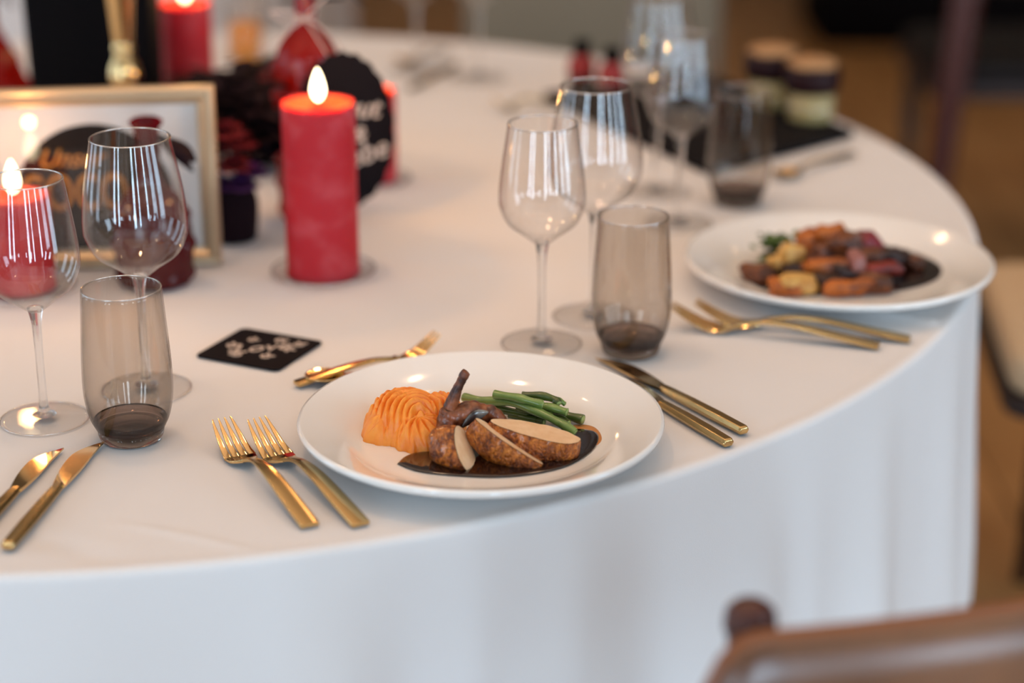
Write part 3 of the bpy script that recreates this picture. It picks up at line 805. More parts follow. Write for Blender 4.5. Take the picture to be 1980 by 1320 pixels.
# black scalloped tag
tg = thing('scalloped_tag', 'black scalloped paper tag with white writing, beside the central candle', 'tag', at(672, 450), 0, rot=(0, 0, radians(6)))
n = 120; TRx, TRz = .0515, .082
CZT = .1125
def tag_pts(y): return [(TRx * (1 + .035 * abs(sin(11 * 2 * pi * k / n))) * cos(2 * pi * k / n) + .0, y, CZT + TRz * (1 + .035 * abs(sin(11 * 2 * pi * k / n))) * sin(2 * pi * k / n)) for k in range(n)]
g = G(); g.v = tag_pts(-.001) + tag_pts(.001); g.f = [tuple(range(n)), tuple(range(n, 2 * n))[::-1]] + [(k, (k + 1) % n, n + (k + 1) % n, n + k) for k in range(n)]
part('card', g, M['black_card'], tg, smooth=False)
text_part('gut', .030, M['white_print'], tg, (.018, -.0014, .136), (pi / 2, 0, 0), shear=.3)
text_part('&', .024, M['white_print'], tg, (.014, -.0014, .108), (pi / 2, 0, 0), shear=.3)
text_part('Liebe', .031, M['white_print'], tg, (.012, -.0014, .084), (pi / 2, radians(-18), 0), shear=.3)
vq = at(604, 415) - at(672, 450)
part('string', G().tube([(-.012, 0, CZT + TRz - .006), (vq.x * .7, vq.y * .5, .215), (vq.x + .004, vq.y - .0135, .224)], .0008, 6), M['twine'], tg)
# tall black vase and gold candlestick
bv = thing('black_vase', 'tall matte black square vase at upper left behind the frame', 'vase', at(200, 300))
g = G(); rings = []
for z, w in ((0.0005, .070), (.004, .073), (.09, .0735), (.175, .0745), (.24, .0755)):
    rings.append([Vector((x, y, z)) for x, y in rounded(w, .045, .012)])
for z, w in ((.24, .071), (.05, .069)):
    rings.append([Vector((x, y, z)) for x, y in rounded(w, .041, .010)])
g.loft(rings); part('vase_body', g, M['black'], bv, angle=40)
cs = thing('candlestick', 'slender polished gold candlestick before the tall black vase', 'candlestick', at(256, 350))
part('stick', G().lathe(smoothp([(0, .0006), (.030, .0006), (.031, .003), (.018, .008), (.0075, .018), (.007, .05), (.007, .088), (.014, .112), (.0185, .124), (.0165, .138), (.0110, .150), (.0130, .157), (.0112, .164), (.0125, .18), (.0150, .21), (.018, .240), (0, .241)], 5), 40), M['gold_polish'], cs)

OBST = [(at(372, 262), .046), (at(604, 415), .052), (at(626, 530), .05), (at(256, 350), .045), (at(476, 116), .045)]
def clear_of(ox, oy, x, y):
    X, Y = ox + x, oy + y
    if any(hypot(X - c.x, Y - c.y) < q for c, q in OBST): return False
    b = at(200, 300)
    return not (abs(X - b.x) < .105 and abs(Y - b.y) < .08)
def leaf(g, base, dirv, L, w, droop=.3):
    d = Vector(dirv).normalized(); side = d.cross(Vector((0, 0, 1)))
    side = side.normalized() if side.length > .1 else Vector((1, 0, 0))
    b = Vector(base); v = []; n = 6
    up = side.cross(d).normalized()
    for i in range(n + 1):
        t = i / n; p = b + d * (L * t) - Vector((0, 0, droop * L * t * t)); ww = w * sin(pi * (t * .9 + .05)) * .5
        v += [p - side * ww, p + up * (.0008), p + side * ww]
    f = []
    for i in range(n):
        for k in (0, 1): f.append((i * 3 + k, i * 3 + k + 1, (i + 1) * 3 + k + 1, (i + 1) * 3 + k))
    g.add(v, f)
def flower(g, c, r, rings=4, seed=0):
    q = random.Random(seed)
    for i in range(rings):
        el = radians(80 - 75 * i / (rings - 1)); n = 5 + 3 * i
        for k in range(n):
            a = 2 * pi * (k + .5 * (i % 2)) / n + q.uniform(-.1, .1)
            leaf(g, c, (cos(a) * cos(el), sin(a) * cos(el), sin(el)), r * (.6 + .4 * i / rings) * q.uniform(.9, 1.1), r * .55, .1)
# dark bouquet between frame and central candle
bq = thing('flower_arrangement', 'dark burgundy flower arrangement in a dark pot, right of the picture frame', 'flowers', at(452, 462))
part('pot', G().lathe(smoothp([(0, .0006), (.022, .0006), (.026, .01), (.028, .04), (.024, .055), (.026, .06)], 4), 32), M['black_leaf'], bq)
q = random.Random(5)
for i, (x, y, z, r, mt) in enumerate([(.0, -.028, .122, .026, 'petal_red'), (.012, -.016, .108, .024, 'petal_red'), (-.012, -.012, .105, .022, 'petal_red'), (.008, -.026, .086, .024, 'petal_red'), (.014, -.028, .066, .023, 'petal_purple'), (.027, -.02, .078, .02, 'petal_purple'), (-.006, -.022, .064, .02, 'petal_purple')]):
    g = G(); flower(g, Vector((x, y, z)), r, 4, i); part('flower_head', g, M[mt], bq, weld=False)
for i in range(70):
    pass
g = G()
for i in range(420):
    t = q.random(); x = -.055 + .115 * t + q.gauss(0, .008); y = .02 + q.gauss(0, .018); z = .075 + .075 * sin(pi * min(1, t * 1.1)) * q.random() ** .5 + q.gauss(0, .01) + .03 * t
    if not clear_of(at(452, 462).x, at(452, 462).y, x, y): continue
    a = q.uniform(0, 2 * pi); leaf(g, (x, y, max(z, .03)), (cos(a), sin(a), q.uniform(-.2, .9)), q.uniform(.02, .034), q.uniform(.012, .02), .2)
o = part('dark_foliage', g, M['black_leaf'], bq, weld=False); o['kind'] = 'stuff'
# foliage spilling behind frame (dark mass up to the far candle)
bq2 = thing('foliage_garland', 'dark burgundy foliage garland lying behind the frame and candles', 'flowers', at(430, 330))
g = G()
for i in range(1500):
    t = q.random(); x = -.13 + .235 * t; y = q.gauss(0, .02) + .02; z = .006 + .125 * q.random() ** .8 * (0.50 + .45 * t)
    if not clear_of(at(430, 330).x, at(430, 330).y, x, y): continue
    a = q.uniform(0, 2 * pi); leaf(g, (x, y, z + .012), (cos(a), sin(a), q.uniform(-.1, .7)), q.uniform(.02, .036), q.uniform(.012, .022), .3)
o = part('dark_foliage', g, M['black_leaf'], bq2, weld=False); o['kind'] = 'stuff'
for i, (x, y, z, r) in enumerate([(-.02, -.03, .10, .018), (-.075, -.02, .085, .018), (.07, -.03, .12, .02)]):
    g = G(); flower(g, Vector((x, y, z)), r, 4, 20 + i); part('flower_head', g, M['petal_red'], bq2, weld=False)
# single leaf in the burgundy vase, sprigs in the others
def sprig3(label, base, parts_, m, cat='flowers', nm='leaf_sprig'):
    o = thing(nm, label, cat, base)
    g = G()
    for pts in parts_['stems']: g.tube(curve(pts), .0012, 6)
    part('stem', g, M['black_leaf'], o)
    for b, d_, L, w in parts_['leaves']:
        g = G(); leaf(g, b, d_, L, w, .15); lf = part('leaf', g, m, o, weld=False)
        s = lf.modifiers.new('s', 'SOLIDIFY'); s.thickness = .0006
    return o
sprig3('black pointed leaves in the burgundy vase before the frame', at(302, 545), {'stems': [[(0, 0, .03), (.004, 0, .1), (.012, -.002, .15), (.028, -.004, .135)]],
        'leaves': [((.014, -.002, .150), (.6, -.3, -.25), .042, .030), ((.010, 0, .152), (.9, -.2, -.75), .046, .026), ((.004, 0, .14), (-.6, -.3, .3), .03, .02)]}, M['black_leaf'])
sprig3('burgundy foliage sprig in the bottle vase at upper left edge', at(2, 268), {'stems': [[(0, 0, .02), (.002, 0, .12), (.012, 0, .18), (.03, 0, .165)]],
        'leaves': [((.012, 0, .213), (1, 0, -.45), .055, .010), ((.03, 0, .207), (1, 0, -.6), .055, .010), ((.016, 0, .211), (.4, 0, -1), .04, .008), ((.004, 0, .205), (.8, 0, .1), .05, .016)]}, M['petal_red'])
sprig3('dark foliage sprig in the glowing red bottle vase at top', at(606, 415), {'stems': [[(0, 0, .03), (0, 0, .24), (.008, 0, .275), (.04, 0, .262)]],
        'leaves': [((0, 0, .235), (1, -.1, .3), .045, .02), ((.035, 0, .258), (1, 0, -.8), .035, .014), ((0, 0, .235), (-1, 0, .2), .03, .018), ((.01, 0, .24), (.6, -.2, .1), .03, .018)]}, M['black_leaf'])

# ------------------------------------------------------------------ slate tray with bottles and jars
tr = [at(*q, .012) for q in ((1372, 322), (1650, 250), (1340, 128), (1050, 178))]
o = thing('slate_tray', 'black slate tray with jars and little bottles at the far right of the table', 'tray', Vector((0, 0, T + .0006)))
g = G(); g.prism([(p.x, p.y) for p in tr], .0, .011); part('slab', g, M['slate'], o, smooth=False, bevel=.002)
def bottle(label, base, sc=1):
    o = thing('sauce_bottle', label, 'bottle', base + Vector((0, 0, .0122)), 0, 'little dark bottles on the slate tray')
    part('bottle_body', G().lathe(smoothp([(0, .0003), (.017, .0003), (.0185, .003), (.0185, .035), (.016, .043), (.0105, .050), (.0100, .054)], 4), 32), M['bottle_dark'], o)
    part('label_band', G().lathe([(.0188, .022), (.0188, .046 - .008), (.0165, .044), (.0120, .0505)], 32), M['label_red'], o)
    part('cap', G().lathe([(0, .070), (.0108, .0695), (.0112, .068), (.0112, .054), (0, .054)], 24), M['black'], o)
    return o
def b_at(px, py, z=.012): v = at(px, py, z); v.z = T; return v
bottle('little dark bottle with black cap on slate tray, left one', b_at(1124, 176))
bottle('little dark bottle with black cap on slate tray, right one', b_at(1182, 192))
def jar(label, base, s=1):
    o = thing('dessert_jar', label, 'jar', base + Vector((0, 0, .0122)), 0, 'layered dessert jars on the slate tray')
    part('cream_layer', G().lathe([(0, .002), (.0275, .002), (.030, .008), (.0315, .038), (0, .038)], 40), M['cream'], o)
    part('berry_layer', G().lathe([(0, .0382), (.0322, .0382), (.0360, .044), (.0365, .066), (.033, .071), (0, .071)], 40), M['berry'], o)
    part('crumble_top', G().lathe([(0, .0712), (.0322, .0712), (.0310, .075), (.022, .080), (0, .082)], 40, wob=lambda a, z: .06 * sin(5 * a)), M['cork'], o)
    part('glass_cup', G().lathe([(0, .0004), (.0285, .0004), (.0315, .008), (.0328, .0375), (.0322, .0375), (.0308, .008), (0, .0015)], 48), M['glass'], o)
    return o
jar('layered dessert jar on slate tray, front right one', b_at(1566, 232))
jar('layered dessert jar on slate tray, rear left one', b_at(1490, 205))
# ------------------------------------------------------------------ mash
def build_mash():
    fc = at(800, 872, WELL); c = Vector((at(790, 870, WELL).x, fc.y + .036, T + WELL))
    ros = [(-.004, .006, .034, .0325, 15, 11.0, .3), (.009, -.0165, .0245, .0215, 13, -9.0, 1.2), (.024, .008, .021, .0300, 12, 9.5, 2.0), (-.020, -.006, .0190, .0195, 8, 7.0, .6), (-.002, .022, .022, .027, 9, -8, 0)]
    N_ = 250; W_ = .045
    hs = {}; v = []; idx = {}; f = []
    def hh_(x, y):
        best = 0
        for cx_, cy_, Rr, Hh, n, tw, ph in ros:
            dx, dy = x - cx_, y - cy_; r = hypot(dx, dy); th = atan2(dy, dx)
            q = r / (Rr * (1 + .045 * cos(n * th + tw * r / Rr + ph)))
            if q < 1:
                k = n * th + tw * q + ph
                if n == 15: k = 2 * pi * hypot(x - .010, (y + .020) * .85) / .0056 + 1.1 * sin(2 * th) + .8 * noise.noise(Vector((x * 60, y * 60, 2)))
                elif n == 12: k = 2 * pi * hypot(x - .002, (y + .012) * .9) / .0052 + .8 * sin(2 * th + 1)
                rid = (abs(sin(k / 2)) ** .8 - .62)
                h_ = Hh * (1 - q ** 2.6) ** .62 * 1.0 + .0058 * rid * min(1, q * 2.2) * (1 - q ** 6)
                best = max(best, h_)
        if best > 0: best += .0006 * noise.noise(Vector((x * 160, y * 160, 0))) + .0003 * noise.noise(Vector((x * 500, y * 500, 5)))
        return best
    for j in range(N_ + 1):
        for i in range(N_ + 1):
            x = -W_ + 2 * W_ * i / N_; y = -W_ + 2 * W_ * j / N_
            h_ = hh_(x, y)
            if h_ > 0.0004 or False: hs[(i, j)] = h_
    def vid(i, j):
        if (i, j) not in idx:
            idx[(i, j)] = len(v); v.append((-W_ + 2 * W_ * i / N_, -W_ + 2 * W_ * j / N_, hs.get((i, j), 0.0)))
        return idx[(i, j)]
    for j in range(N_):
        for i in range(N_):
            if any((a, b) in hs for a in (i, i + 1) for b in (j, j + 1)):
                f.append((vid(i, j), vid(i + 1, j), vid(i + 1, j + 1), vid(i, j + 1)))
    g = G(); g.v = v; g.f = f
    o = part('vegetable_mash', g, M['mash'], loc=c, weld=False)
    tag(o, 'orange swirled carrot mash on the left of the near plate', 'mash')
build_mash()

# ------------------------------------------------------------------ jus
def pool(name, px, z, thick, m, label, kind=None):
    pts = [at(x, y, z) for x, y in px]
    P = interp([(p.x, p.y) for p in pts + pts[:1]], 6)[:-1]
    c = sum((Vector(p) for p in P), Vector((0, 0))) / len(P)
    g = G(); n = len(P); rings = []
    for s_, zz in ((1.0, 0), (.995, thick * .6), (.975, thick), (.9, thick * 1.1), (.5, thick * 1.1)):
        rings.append([Vector((c.x + (p[0] - c.x) * s_, c.y + (p[1] - c.y) * s_, T + z + zz)) for p in P])
    g.loft(rings)
    o = part(name, g, m); tag(o, label, 'sauce'); return o
pool('oily_stain', [(1095, 824), (1120, 820), (1148, 825), (1162, 840), (1160, 856), (1130, 870), (1105, 850)], WELL + .0002, .0003, M['jus_thin'], 'thin orange oily edge of the sauce beside the green beans')
pool('brown_jus', [(768, 897), (790, 880), (850, 868), (880, 842), (960, 830), (1060, 832), (1120, 830), (1152, 836), (1157, 852), (1140, 876), (1095, 902), (1030, 917), (960, 923), (880, 920), (810, 912)], WELL + .0006, .0012, M['jus'], 'glossy dark brown jus pooled under the chicken')

# ------------------------------------------------------------------ chicken
def chunk(name, center, axes, rot, planes, label, seed, noise_amp=.0012, taper=0.0):
    """ellipsoid piece cut by planes; skin and flesh as parts. axes in m; rot euler; planes (point, normal) relative to center"""
    bm = bmesh.new(); bmesh.ops.create_icosphere(bm, subdivisions=5, radius=1)
    Rm = Euler(rot).to_matrix()
    for v_ in bm.verts:
        p = v_.co.copy()
        p.x = math.copysign(abs(p.x) ** .9, p.x)
        k = 1 - taper * p.x
        q = Vector((p.x * axes[0], p.y * axes[1] * k, p.z * axes[2] * k))
        nz = noise.noise(q * 38 + Vector((seed, 3, 0))) * 2.2 + noise.noise(q * 75 + Vector((seed, 0, 0))) * 1.3 + noise.noise(q * 170 + Vector((0, seed, 0))) * .6 + .25 * noise.noise(q * 420)
        q += p.normalized() * nz * noise_amp
        v_.co = Rm @ q
    cutfaces = set()
    for pt, nrm in planes:
        res = bmesh.ops.bisect_plane(bm, geom=bm.verts[:] + bm.edges[:] + bm.faces[:], plane_co=Vector(pt), plane_no=Vector(nrm), clear_outer=True)
        ed = [e for e in res['geom_cut'] if isinstance(e, bmesh.types.BMEdge)]
        r2 = bmesh.ops.edgeloop_fill(bm, edges=ed, mat_nr=1)
    for f_ in bm.faces: f_.smooth = True
    zmin = WELL + T + .0008 - center.z
    for v_ in bm.verts:
        if v_.co.z < zmin: v_.co.z = zmin
    capf = [f_ for f_ in bm.faces if f_.material_index == 1]
    # subdivide cap by inset + poke for relief
    o = thing(name, label, 'meat', center, 0, 'slices of roast chicken breast')
    for pname, flag, mt in (('roasted_skin', 0, M['skin']), ('white_meat', 1, M['flesh'])):
        b2 = bm.copy(); bmesh.ops.delete(b2, geom=[f_ for f_ in b2.faces if f_.material_index != flag], context='FACES')
        if flag == 1:
            bmesh.ops.inset_region(b2, faces=b2.faces, thickness=.0010, depth=.0005)
            bmesh.ops.triangulate(b2, faces=[f_ for f_ in b2.faces if len(f_.verts) > 4])
            for f_ in b2.faces: f_.material_index = 0
        me = bpy.data.meshes.new(pname); b2.to_mesh(me); b2.free(); me.materials.append(mt)
        if flag == 1: me.polygons.foreach_set('use_smooth', [False] * len(me.polygons))
        po = bpy.data.objects.new(pname, me); C.objects.link(po); po.parent = o
    bm.free(); return o
Rd = radians
# large piece, cut face upwards
chunk('chicken_slice', at(1030, 846, .015 + WELL), (.037, .0158, .0235), (0, Rd(11), Rd(-7)),
      [((0, 0, .0062), (.20, .02, 1))], 'largest roast chicken slice, pale cut face up, beside the beans', 3, .0013, -.24)
chunk('chicken_slice', at(977, 865, .012 + WELL), (.033, .0125, .019), (Rd(4), Rd(24), Rd(-26)),
      [((.002, .001, .0055), (.52, .16, .80))], 'middle roast chicken slice with a thin strip of pale meat', 11, .0012, .15)
chunk('chicken_slice', at(886, 872, .010 + WELL), (.026, .0175, .0165), (0, Rd(16), Rd(-34)),
      [((.0065, .002, 0), (.86, -.18, .42))], 'small front roast chicken slice beside the mash', 23, .0012, .05)

# drumette with bone
dr = thing('chicken_wing_joint', 'roasted wing joint with upright bare bone on the chicken', 'meat', at(880, 826, .024))
g = G()
o_ = at(880, 826, .024)
def rel(px, py, z, dy=0): v = at(px, py, z); return Vector((v.x - o_.x, v.y - o_.y + dy, v.z - o_.z))
def rp(px, py, dy=0.0):
    """point in the vertical plane through the joint (depth offset dy), from a pixel"""
    y = o_.y + dy; u = (px - 990) / F; v = -(py - 660) / F
    d_ = Vector((u, cos(PITCH) + v * sin(PITCH), -sin(PITCH) + v * cos(PITCH))); k = y / d_.y
    return Vector((d_.x * k - o_.x, dy, T + H + d_.z * k - o_.z))
bp_ = [rp(866, 800), rp(871, 785), rp(878, 768), rp(884, 752), rp(891, 738), rp(898, 724), rp(902, 719)]
rd_ = [.0062, .0056, .0049, .0040, .0036, .0040, .0035]
bp2 = interp([tuple(p) for p in bp_], 5); rr_ = [x[0] for x in interp([(r, 0) for r in rd_], 5)]
rr_ = [r + .0006 * noise.noise(Vector((i * .7, 0, 0))) for i, r in enumerate(rr_)]
g.tube(bp2, rr_, 20)
part('bone', g, M['bone'], dr)
g = G()
for px, py, dy, r in ((862, 812, 0, .0075), (872, 802, 0, .0078), (882, 808, -.003, .0062), (856, 822, -.001, .0055), (870, 822, -.004, .0060), (893, 800, 0, .0085), (903, 795, .002, .0085), (915, 794, .004, .0085), (930, 798, .006, .0080), (945, 803, .006, .0072), (957, 808, .006, .0060), (886, 818, -.003, .005), (860, 798, .002, .005), (880, 792, .003, .006), (896, 812, 0, .0045), (948, 796, .004, .0060), (960, 804, .003, .0060), (968, 812, .001, .0052), (975, 820, -.001, .0045)):
    g.sphere(rp(px, py, dy), r, 24, 16)
kn_ = part('joint_meat', g, M['knuckle'], dr, weld=False)
m = kn_.modifiers.new('r', 'REMESH'); m.mode = 'VOXEL'; m.voxel_size = .0009; m.use_smooth_shade = True
m = kn_.modifiers.new('s', 'SMOOTH'); m.iterations = 3
g = G(); st = []
for i in range(11):
    t = i / 10; p = rp(893 + 52 * t, 826 - 30 * t ** .8 - 4 * sin(pi * t), -.0085 + .004 * t); w = .0066 * sin(pi * (t * .88 + .08))
    st.append([p + Vector((-.3 * w, 0, w)), p + Vector((0, -.0022, .2 * w)), p + Vector((.3 * w, -.0005, -w)), p + Vector((0, .004, 0))])
g.loft(st); part('skin_flap', g, M['membrane'], dr, sub=2)

# ------------------------------------------------------------------ beans
def bean(pts, r, label, m='bean', seed=0):
    base = at(*pts[0]); g = G()
    W_ = [at(*p) for p in pts]; o = thing('green_bean', label, 'bean', W_[0], 0, 'green beans on the near plate')
    L_ = interp([tuple(p - W_[0]) for p in W_], 8)
    rad = [r * (.93 + .10 * sin(i * .55 + seed)) for i in range(len(L_))]
    g.tube(L_, rad, 16, .9); part('pod', g, M[m], o, angle=60)
    d_ = (Vector(L_[-1]) - Vector(L_[-2])).normalized()
    e = Vector(L_[-1]); g = G(); g.tube([e - d_ * .0002, e + d_ * .0006], [rad[-1] * .80, rad[-1] * .72], 14, .9); part('cut_end', g, M['bean_in'], o)
    return o
bz = WELL
bean([(898, 768, bz + .012), (932, 774, bz + .014), (983, 777, bz + .017), (1033, 793, bz + .016), (1084, 818, bz + .012), (1112, 836, bz + .007)], .0042, 'longest green bean, lying in front across the pile', seed=1)
bean([(956, 762, bz + .023), (996, 768, bz + .0235), (1024, 775, bz + .023), (1049, 782, bz + .021)], .0041, 'green bean on top of the pile, left end raised', seed=2)
bean([(1010, 764, bz + .019), (1046, 765, bz + .020), (1071, 772, bz + .018), (1080, 780, bz + .016)], .0039, 'short green bean at the back of the pile', 'bean_dark', 3)
bean([(1046, 784, bz + .014), (1070, 789, bz + .0145), (1096, 797, bz + .013)], .0041, 'green bean with pale cut end on the right of the pile', seed=4)
bean([(945, 787, bz + .006), (975, 793, bz + .008), (1021, 802, bz + .007)], .0042, 'short dark green bean low at the front left of the pile', 'bean_dark', 5)
bean([(1070, 798, bz + .006), (1098, 804, bz + .0055), (1127, 811, bz + .005)], .0046, 'dark green bean at the far right end of the pile', 'bean_dark', 6)
bean([(1005, 806, bz + .005), (1038, 812, bz + .005)], .0038, 'tiny green bean stub peeping out under the long bean', 'bean_dark', 7)
bean([(905, 774, bz + .005), (930, 782, bz + .006), (955, 790, bz + .006)], .0036, 'green bean end next to the bare bone', seed=8)
bean([(1052, 803, bz + .006), (1080, 809, bz + .006), (1099, 818, bz + .005)], .0040, 'green bean tucked behind the large chicken slice', 'bean_dark', 9)
bean([(1072, 770, bz + .018), (1082, 774, bz + .017), (1092, 781, bz + .014)], .0026, 'thin torn bean tip at the back right of the pile', seed=10)

bean([(985, 801, bz + .0045), (1015, 806, bz + .005), (1052, 815, bz + .0045)], .0040, 'green bean hidden low behind the cut face of the large slice', 'bean_dark', 11)
bean([(1000, 788, bz + .012), (1035, 796, bz + .011), (1065, 806, bz + .010)], .0040, 'green bean just behind the long front bean, mostly covered', 'bean_dark', 12)
bean([(975, 774, bz + .012), (1010, 778, bz + .014), (1050, 786, bz + .013)], .0040, 'green bean sandwiched under the topmost bean', 'bean', 13)

# ------------------------------------------------------------------ food on the far plate
pool('brown_jus', [(1442, 540), (1480, 520), (1560, 500), (1660, 480), (1740, 482), (1800, 498), (1822, 520), (1808, 542), (1750, 560), (1660, 570), (1560, 570), (1480, 560)], WELL + .0006, .0012, M['jus'], 'dark jus pooled under the roast on the right-hand plate')
F2 = {'tan': mat('potato', srgb(214, 168, 92), .5, mix=(srgb(178, 120, 52), 60, .4, .7)), 'orange': mat('roast_orange', srgb(190, 102, 30), .45, mix=(srgb(104, 48, 18), 70, .4, .7)),
      'meat': mat('braised_meat', srgb(116, 60, 26), .45, mix=(srgb(52, 24, 14), 80, .4, .65), bump=(160, .6, 5, .002)), 'red': mat('roast_pepper', srgb(150, 42, 30), .35, mix=(srgb(96, 26, 20), 70, .4, .65)), 'pink': mat('roast_onion', srgb(150, 90, 78), .4),
      'wine': mat('beet_piece', srgb(120, 26, 40), .4), 'dark': mat('dark_meat', srgb(46, 22, 16), .45, bump=(160, .6, 5, .002)), 'green': mat('cress', srgb(76, 104, 44), .6)}
def morsel(name, px, py, z, ax_, rz, key, label, cat, seed, box=.7, tilt=0):
    p0_ = at(px, py, z); bm = bmesh.new(); bmesh.ops.create_icosphere(bm, subdivisions=4, radius=1)
    Rm = Euler((tilt, tilt * .6, rz)).to_matrix()
    for v_ in bm.verts:
        p = v_.co; p = Vector([math.copysign(abs(c_) ** box, c_) for c_ in p])
        q_ = Vector((p.x * ax_[0], p.y * ax_[1], p.z * ax_[2])); q_ *= 1 + .34 * noise.noise(q_ * 75 + Vector((seed * 3.1, 0, 0))) + .12 * noise.noise(q_ * 190 + Vector((0, seed, 0)))
        v_.co = Rm @ q_
        zl = WELL + .001 - z
        if v_.co.z < zl: v_.co.z = zl
    for f_ in bm.faces: f_.smooth = True
    me = bpy.data.meshes.new(name); bm.to_mesh(me); bm.free(); me.materials.append(F2[key])
    o = bpy.data.objects.new(name, me); C.objects.link(o); o.location = p0_
    tag(o, label, cat, name.replace('_', ' ') + 's in the roast on the right-hand plate'); return o
ms = [('potato_wedge', 1545, 548, .018, (.021, .013, .010), .2, 'tan', 'pale potato wedge at the front of the roast, right half of two', 'potato'),
      ('potato_wedge', 1518, 553, .016, (.016, .012, .009), -.2, 'orange', 'browned potato wedge at the front left of the roast', 'potato'),
      ('potato_piece', 1533, 497, .026, (.013, .012, .014), .4, 'tan', 'pale potato piece below the green cress', 'potato'),
      ('potato_piece', 1502, 510, .020, (.010, .009, .009), 1.0, 'tan', 'small pale potato piece beside the dark mushroom', 'potato'),
      ('braised_meat_piece', 1466, 528, .016, (.018, .012, .009), -.3, 'meat', 'brown meat piece at the left end of the roast', 'meat'),
      ('mushroom_piece', 1535, 522, .018, (.012, .010, .008), .2, 'dark', 'dark mushroom piece in the left part of the roast', 'mushroom'),
      ('pumpkin_piece', 1567, 470, .034, (.016, .012, .013), .3, 'orange', 'orange pumpkin chunk right of the cress', 'pumpkin'),
      ('pumpkin_piece', 1606, 455, .044, (.015, .012, .012), -.2, 'orange', 'orange pumpkin chunk on top of the roast', 'pumpkin'),
      ('pumpkin_piece', 1595, 517, .024, (.024, .010, .008), -.18, 'orange', 'long orange pumpkin stick across the middle of the roast', 'pumpkin'),
      ('pumpkin_piece', 1640, 556, .016, (.022, .010, .008), .05, 'orange', 'orange pumpkin stick low at the front of the roast', 'pumpkin'),
      ('braised_meat_piece', 1630, 478, .036, (.018, .014, .015), .2, 'meat', 'brown meat chunk right of the topmost pumpkin', 'meat'),
      ('braised_meat_piece', 1590, 492, .030, (.017, .012, .012), .6, 'meat', 'brown meat chunk in the middle of the roast', 'meat'),
      ('beetroot_piece', 1672, 473, .034, (.016, .013, .012), .1, 'wine', 'dark red beetroot slice at the upper right of the roast', 'beetroot'),
      ('braised_meat_piece', 1676, 498, .026, (.020, .013, .012), .3, 'meat', 'brown meat chunk under the beetroot slice', 'meat'),
      ('onion_piece', 1657, 515, .028, (.009, .007, .016), .5, 'pink', 'pinkish onion slice leaning in the middle of the roast', 'onion'),
      ('pepper_piece', 1708, 520, .022, (.018, .009, .007), .0, 'red', 'bright red pepper strip on the right of the roast', 'pepper'),
      ('braised_meat_piece', 1690, 545, .018, (.016, .012, .010), -.2, 'meat', 'brown meat chunk in front of the red pepper', 'meat'),
      ('braised_meat_piece', 1725, 496, .022, (.019, .012, .010), -.1, 'dark', 'dark meat chunk behind the red pepper', 'meat'),
      ('braised_meat_piece', 1768, 506, .016, (.010, .008, .007), -.3, 'meat', 'small brown morsel at the right end of the roast', 'meat'),
      ('braised_meat_piece', 1600, 545, .016, (.018, .012, .009), .3, 'dark', 'dark meat chunk between the front potato and pumpkin stick', 'meat'),
      ('braised_meat_piece', 1640, 530, .020, (.015, .012, .010), .3, 'dark', 'dark meat chunk below the pink onion', 'meat')]
for i, q_ in enumerate(ms): morsel(*q_, i, tilt=R_.uniform(-.25, .25))
cr = thing('cress_bunch', 'green cress bunch at the left top of the roast', 'herbs', at(1505, 500, .012))
g = G(); q = random.Random(9)
for i in range(170):
    a = q.uniform(0, 2 * pi); leaf(g, (q.gauss(0, .010), q.gauss(0, .007), q.uniform(.0, .022)), (cos(a), sin(a), q.uniform(.1, 1)), q.uniform(.008, .014), .007, .2)
o = part('cress_leaves', g, F2['green'], cr, weld=False); o['kind'] = 'stuff'

# ------------------------------------------------------------------ chairs
def chair(label, loc, rz, style='wood', group='chairs round the table', yf=.21, inset=.03):
    """seat faces local +y, backrest at local -y"""
    o = thing('dining_chair', label, 'chair', loc, rz, group)
    wd = M['wood'] if style == 'wood' else M['wood_dark']
    w = .21
    part('seat', G().prism([(x, min(y, yf)) for x, y in rounded(w, .21, .05)] if yf == .21 else [(x, y + (yf - .21) / 2) for x, y in rounded(w, (.21 + yf) / 2, .05)], .425, .45), wd, o, bevel=.004)
    if style != 'wood':
        part('cushion', G().prism(rounded(w - .005, .205, .05), .451, .505), M['cushion'] if style == 'cream' else M['seat_leather'], o, bevel=.015)
    for sx in (-1, 1):
        part('leg', G().tube([(sx * (w - .03), yf - inset, .425), (sx * (w - .01), yf - inset + .01, .0)], [.017, .012], 14), wd, o)
        part('leg', G().tube(curve([(sx * (w - .02), -.19, .43), (sx * (w - .01), -.20, .2), (sx * w, -.25, 0)], 5), [.017] * 11, 14), wd, o)
        part('back_post', G().tube(curve([(sx * (w - .02), -.185, .43), (sx * (w - .015), -.20, .62), (sx * (w - .04), -.235, .80)], 5), [.015] * 11, 14), wd, o)
    for z, yy in ((.20, yf - inset + .005), (.24, -.20)):
        part('stretcher', G().tube([(-w + .01, yy, z), (w - .01, yy, z)], .009, 10), wd, o)
    return o
